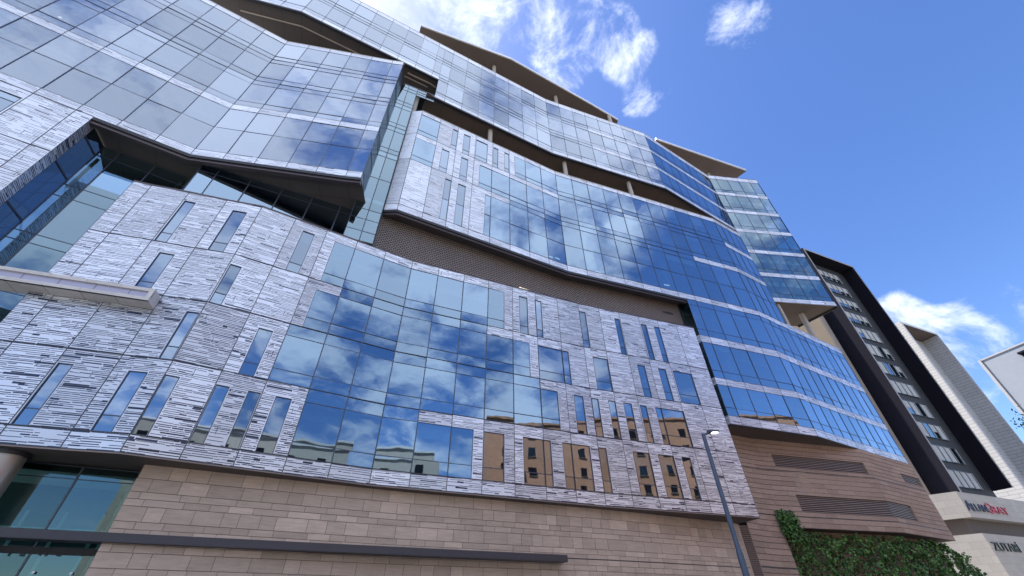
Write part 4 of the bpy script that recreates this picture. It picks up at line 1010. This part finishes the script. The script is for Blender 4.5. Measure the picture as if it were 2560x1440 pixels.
def portal(name, label, A, width, z0, z1, fr, dep, side, matside, matfin, matin, base=0, soff='dark', wins=True, step=4.05, strip=None):
    o = empty(name, label, 'tower', (A.x, A.y, 0)); m = MB()
    B = A+FD_*width
    zl = z0-9 if z0 > 9 else z0; slab(m, A, A+FD_*fr, side, zl, z1, matside); o1 = m.build('fin', o)
    m = MB(); a = A-FD_*.02; quadv(m, a+BK*side, a, zl, z1-.0, matside); m.build('side_wall', o)
    m = MB(); slab(m, B-FD_*fr, B, dep, z0, z1, matin); quadv(m, B-FD_*fr, B, z0, z1, matfin); 
    m2 = MB(); slab(m, A+FD_*fr, B-FD_*fr, dep, z1-fr, z1, matin); m.build('fin', o)
    m = MB(); a = A+FD_*fr-BK*.01; b = B-BK*.01; quadv(m, a, b, z1-fr, z1, matfin)
    quadv(m, A-BK*.015, A+FD_*fr-BK*.015, zl, z1, matfin); m.build('frame_edge', o)
    m = MB(); a = A+BK*dep; b = B+BK*dep; quadv(m, a+FD_*fr, b-FD_*fr, base, z1-.2, 'twall' if strip is None else matin); m.build('recessed_wall', o)
    m = MB(); slab(m, A+BK*(dep+.1), B+BK*(dep+.1), 9, base, z1-.1, matside); m.build('body', o)
    return o, B
A1 = Vector((64.6, 65.5))
tower, B1 = portal('charcoal_tower', 'charcoal black tower with a thick portal frame around a recessed column of windows', A1, 16.6, 18.3, 66.3, .42, 2.6, 3.6, 'dark', 'fin', 'dark')
R = random.Random(31)
Fw = Fac([tuple(A1+FD_*.75+BK*2.5), tuple(A1+FD_*15.85+BK*2.5)])
for k in range(13):
    z0 = 14.2+k*3.95
    if z0 > 62: break
    g = MB(); fq(g, Fw, .03, .80, z0, z0+2.55, .03, 'gt'); wd = g.build('window', tower)
    f = MB()
    for t in range(8): fbox(f, Fw, .03+t*.11, .03+t*.11+.012, z0, z0+2.55, 0, .12, 'fin')
    fbox(f, Fw, .03, .8, z0+2.55, z0+2.65, 0, .12, 'mull'); fbox(f, Fw, .03, .8, z0-.06, z0, 0, .12, 'mull'); f.build('window_frame', wd)
    b = MB()
    for t in range(7):
        if R.random() < .85: fq(b, Fw, .045+t*.11, .045+t*.11+.085, z0+(R.choice((0, .1, 1.2)) if k < 9 else 1.0), z0+2.5, .05, 'wblind', R.random())
    b.build('window_blind', wd)
m = MB(); slab(m, tuple(A1+BK*2.7), tuple(A1+FD_*16.6+BK*2.7), 6, 0, 18, 'granite'); m.build('base', tower)
# tan neighbour whose sunlit end wall shows left of the charcoal tower
A0 = A1+BK*3.6-FD_*9
tanb = empty('tan_building', 'tan rendered end wall squeezed between the glass block and the charcoal tower', 'building', (A0.x, A0.y, 0))
m = MB(); e_ = A1+BK*3.6-FD_*.05; f_ = A1+BK*3.6-FD_*1.9; 
slab(m, tuple(f_), tuple(e_), 4, 0, 60, 'conc'); m.build('pilaster', tanb)
m = MB(); ang = Vector((-.94, .34)); quadv(m, f_+ang*14, f_, 0, 58, 'tan'); slab(m, tuple(f_+ang*14), tuple(f_+BK*.2), 5, 0, 58, 'tan'); m.build('wall', tanb)
# grey stone tower
A2 = Vector((89.9, 79.5))
t2, B2_ = portal('grey_stone_tower', 'grey stone tower with a deep portal frame, right of the charcoal tower', A2, 13.9, 0, 55.8, .55, 3.3, 5, 'course', 'light', 'course', soff='soffit', strip=1)
m = MB(); q = A2+FD_*.6+BK*3.28
quadv(m, q, q+FD_*13, 55.0, 55.25, 'soffit'); Fz = Fac([tuple(q), tuple(q+FD_*5.5)])
for k in range(14): fq(m, Fz, .05, .95, 2+k*3.8, 2+k*3.8+2.4, .03, 'gd'); fq(m, Fz, .05, .95, 2+k*3.8+2.4, 2+k*3.8+3.8, .03, 'conc')
m.build('window_strip', t2)
m = MB(); c_ = [A2+FD_*.5, A2+FD_*13.4, A2+FD_*13.4+BK*3.3, A2+FD_*.5+BK*3.3]; m.poly([(p.x, p.y, 55.2) for p in reversed(c_)], 'soffit'); m.build('soffit', t2)
# light rendered block at the right edge
A3, B3 = Vector((137.9, 109.3)), Vector((145.0, 89.0)); lb = empty('light_rendered_building', 'light grey rendered block with dark window hoods at the right edge of the view', 'building', (A3.x, A3.y, 0))
m = MB(); A3b = A3+Vector((18, 8)); B3b = B3+Vector((18, 8))
m.hexa([(p.x, p.y, 0) for p in (A3, B3, B3b, A3b)], [(p.x, p.y, 61.2) for p in (A3, B3, B3b, A3b)], 'light2'); m.build('wall', lb)
F3 = Fac([tuple(A3), tuple(B3)])
m = MB(); fbox(m, F3, 0, .03, 0, 61.4, 0, .4, 'fin'); fbox(m, F3, .03, 1, 61.1, 61.5, -.2, .25, 'fin'); fbox(m, F3, .03, 1, 42.7, 42.85, 0, .02, 'joint'); m.build('edge_trim', lb)
for (u, z) in ((.44, 56.0), (.44, 50.1), (.44, 35.8), (.72, 56.0), (.72, 50.1), (.72, 35.8)):
    g = MB(); fq(g, F3, u, u+.2, z, z+2.7, .02, 'gd'); wd = g.build('window', lb)
    h = MB(); fbox(h, F3, u-.04, u+.24, z+2.7, z+3.2, 0, 1.3, 'dark'); fbox(h, F3, u-.02, u, z-.1, z+2.7, 0, .8, 'dark'); fbox(h, F3, u+.2, u+.22, z-.1, z+2.7, 0, .8, 'dark'); fbox(h, F3, u+.09, u+.11, z, z+2.7, .03, .5, 'dark')
    h.build('window_hood', wd)

# ------------------------------------------------------------------ buildings across the street (seen as reflections)
def across(name, label, a, b, zt, mat, win, sill='light', dep=14, step=3.4, gap=4.6, w_=1.25, h_=1.6, zstart=2.5, parapet=None):
    F = Fac([a, b]); Lg = F.cum[-1]; o = empty(name, label, 'building', (a[0], a[1], 0)); nn = F.nrm(0)
    m = MB(); A = [a, b, (b[0]-nn.x*dep, b[1]-nn.y*dep), (a[0]-nn.x*dep, a[1]-nn.y*dep)]
    m.hexa([(x, y, 0) for x, y in A], [(x, y, zt) for x, y in A], mat); m.build('wall', o)
    m = MB(); fbox(m, F, 0, 1, zt-.05, zt+.35, -.4, .25, parapet or mat); m.build('parapet', o)
    x = gap*.55
    while x < Lg-2:
        z = zstart
        while z < zt-2.4:
            g = MB(); fq(g, F, x/Lg, (x+w_)/Lg, z, z+h_, .02, 'dark'); wo_ = g.build('window', o)
            f = MB(); fbox(f, F, (x-.08)/Lg, (x+w_+.08)/Lg, z-.14, z, 0, .15, sill); f.build('sill', wo_)
            z += step
        x += gap
    return o, F, Lg
# facing the office block: facade runs so that its normal looks back at the glass
ob, Fo, Lo = across('brick_building', 'tall tan face-brick block mirrored in the lower right windows of the office block', (78, 26), (32.0, -8.6), 33.2, 'facebrick', 1, 'soffit')
m = MB(); fbox(m, Fo, .895, .94, 2, 27, .02, .06, 'dark')
for k in range(7): fbox(m, Fo, .885, .95, 4+k*3.4, 4.15+k*3.4, .05, 1.3, 'joint')
m.build('fire_escape', ob)
m = MB(); fbox(m, Fo, .0, .5, 25.6, 27.4, .01, .05, 'dark'); m.build('window_band', ob)
wb, Fo2, Lo2 = across('cream_building', 'lower cream classical block mirrored in the lower left windows of the office block', (27.0, -17.5), (-12, -46), 27.6, 'conc', 1, 'light', gap=5.2, w_=1.6, h_=2.2, step=4.2, parapet='light')

# ------------------------------------------------------------------ ground
def ground(name, z, rect, mat):
    m = MB(); x0, y0, x1, y1 = rect; m.poly([(x0, y0, z), (x1, y0, z), (x1, y1, z), (x0, y1, z)], mat); o = m.build(name); o['kind'] = 'structure'; return o
ground('ground', 0, (-900, -900, 900, 900), 'paving')
m = MB(); a, b = Vector((-60, -18)), Vector((90, 46)); d = (b-a).normalized(); n = Vector((-d.y, d.x))
pts = [a-n*9, b-n*9, b+n*5, a+n*5]; m.poly([(p.x, p.y, .004) for p in pts], 'asphalt'); o = m.build('road'); o['kind'] = 'structure'
m = MB()
for off in (-9.15, 5.0):
    p = [a+n*off, b+n*off, b+n*(off+.15), a+n*(off+.15)]; m.hexa([(q.x, q.y, 0) for q in p], [(q.x, q.y, .12) for q in p], 'conc')
o = m.build('kerb'); o['kind'] = 'structure'

# ------------------------------------------------------------------ sprig of a tree reaching in from the right
def tree():
    R = random.Random(9); c2 = at(2610, 1045, 14.5); cx, cy = c2
    t = empty('tree', 'few leafy twigs of a tree reaching in at the right edge against the sky', 'tree', (cx+1.5, cy, 0))
    m = MB(); m.tube((cx+1.5, cy, 0), (cx+1.3, cy, 9), .22, .13, 'soil', 10); m.tube((cx+1.3, cy, 9), (cx+.4, cy, 14.2), .13, .05, 'soil', 8)
    for k in range(7):
        q = Vector((cx+R.uniform(-1.6, 2), cy+R.uniform(-1.5, 1.5), R.uniform(13, 16))); m.tube((cx+.9, cy, 11.5+k*.3), tuple(q), .05, .015, 'soil', 6)
    m.build('trunk', t, True)
    m = MB()
    for k in range(900):
        q = Vector((R.gauss(0, 1), R.gauss(0, 1), R.gauss(0, .6))); 
        if q.length > 2.6: continue
        c = Vector((cx+.3, cy, 14.5))+q*.85; d = Vector((R.uniform(-1, 1), R.uniform(-1, 1), R.uniform(-1, 1))).normalized(); tt = d.orthogonal(); w2 = d.cross(tt); s = R.uniform(.05, .1)
        m.poly([c+tt*s*1.4, c+w2*s*.6, c-tt*s*1.4, c-w2*s*.6], R.choice(('leaf_dark', 'leaf_mid')))
    m.build('crown', t)
tree()
print('windows', NWIN[0], 'objects', len(bpy.data.objects))
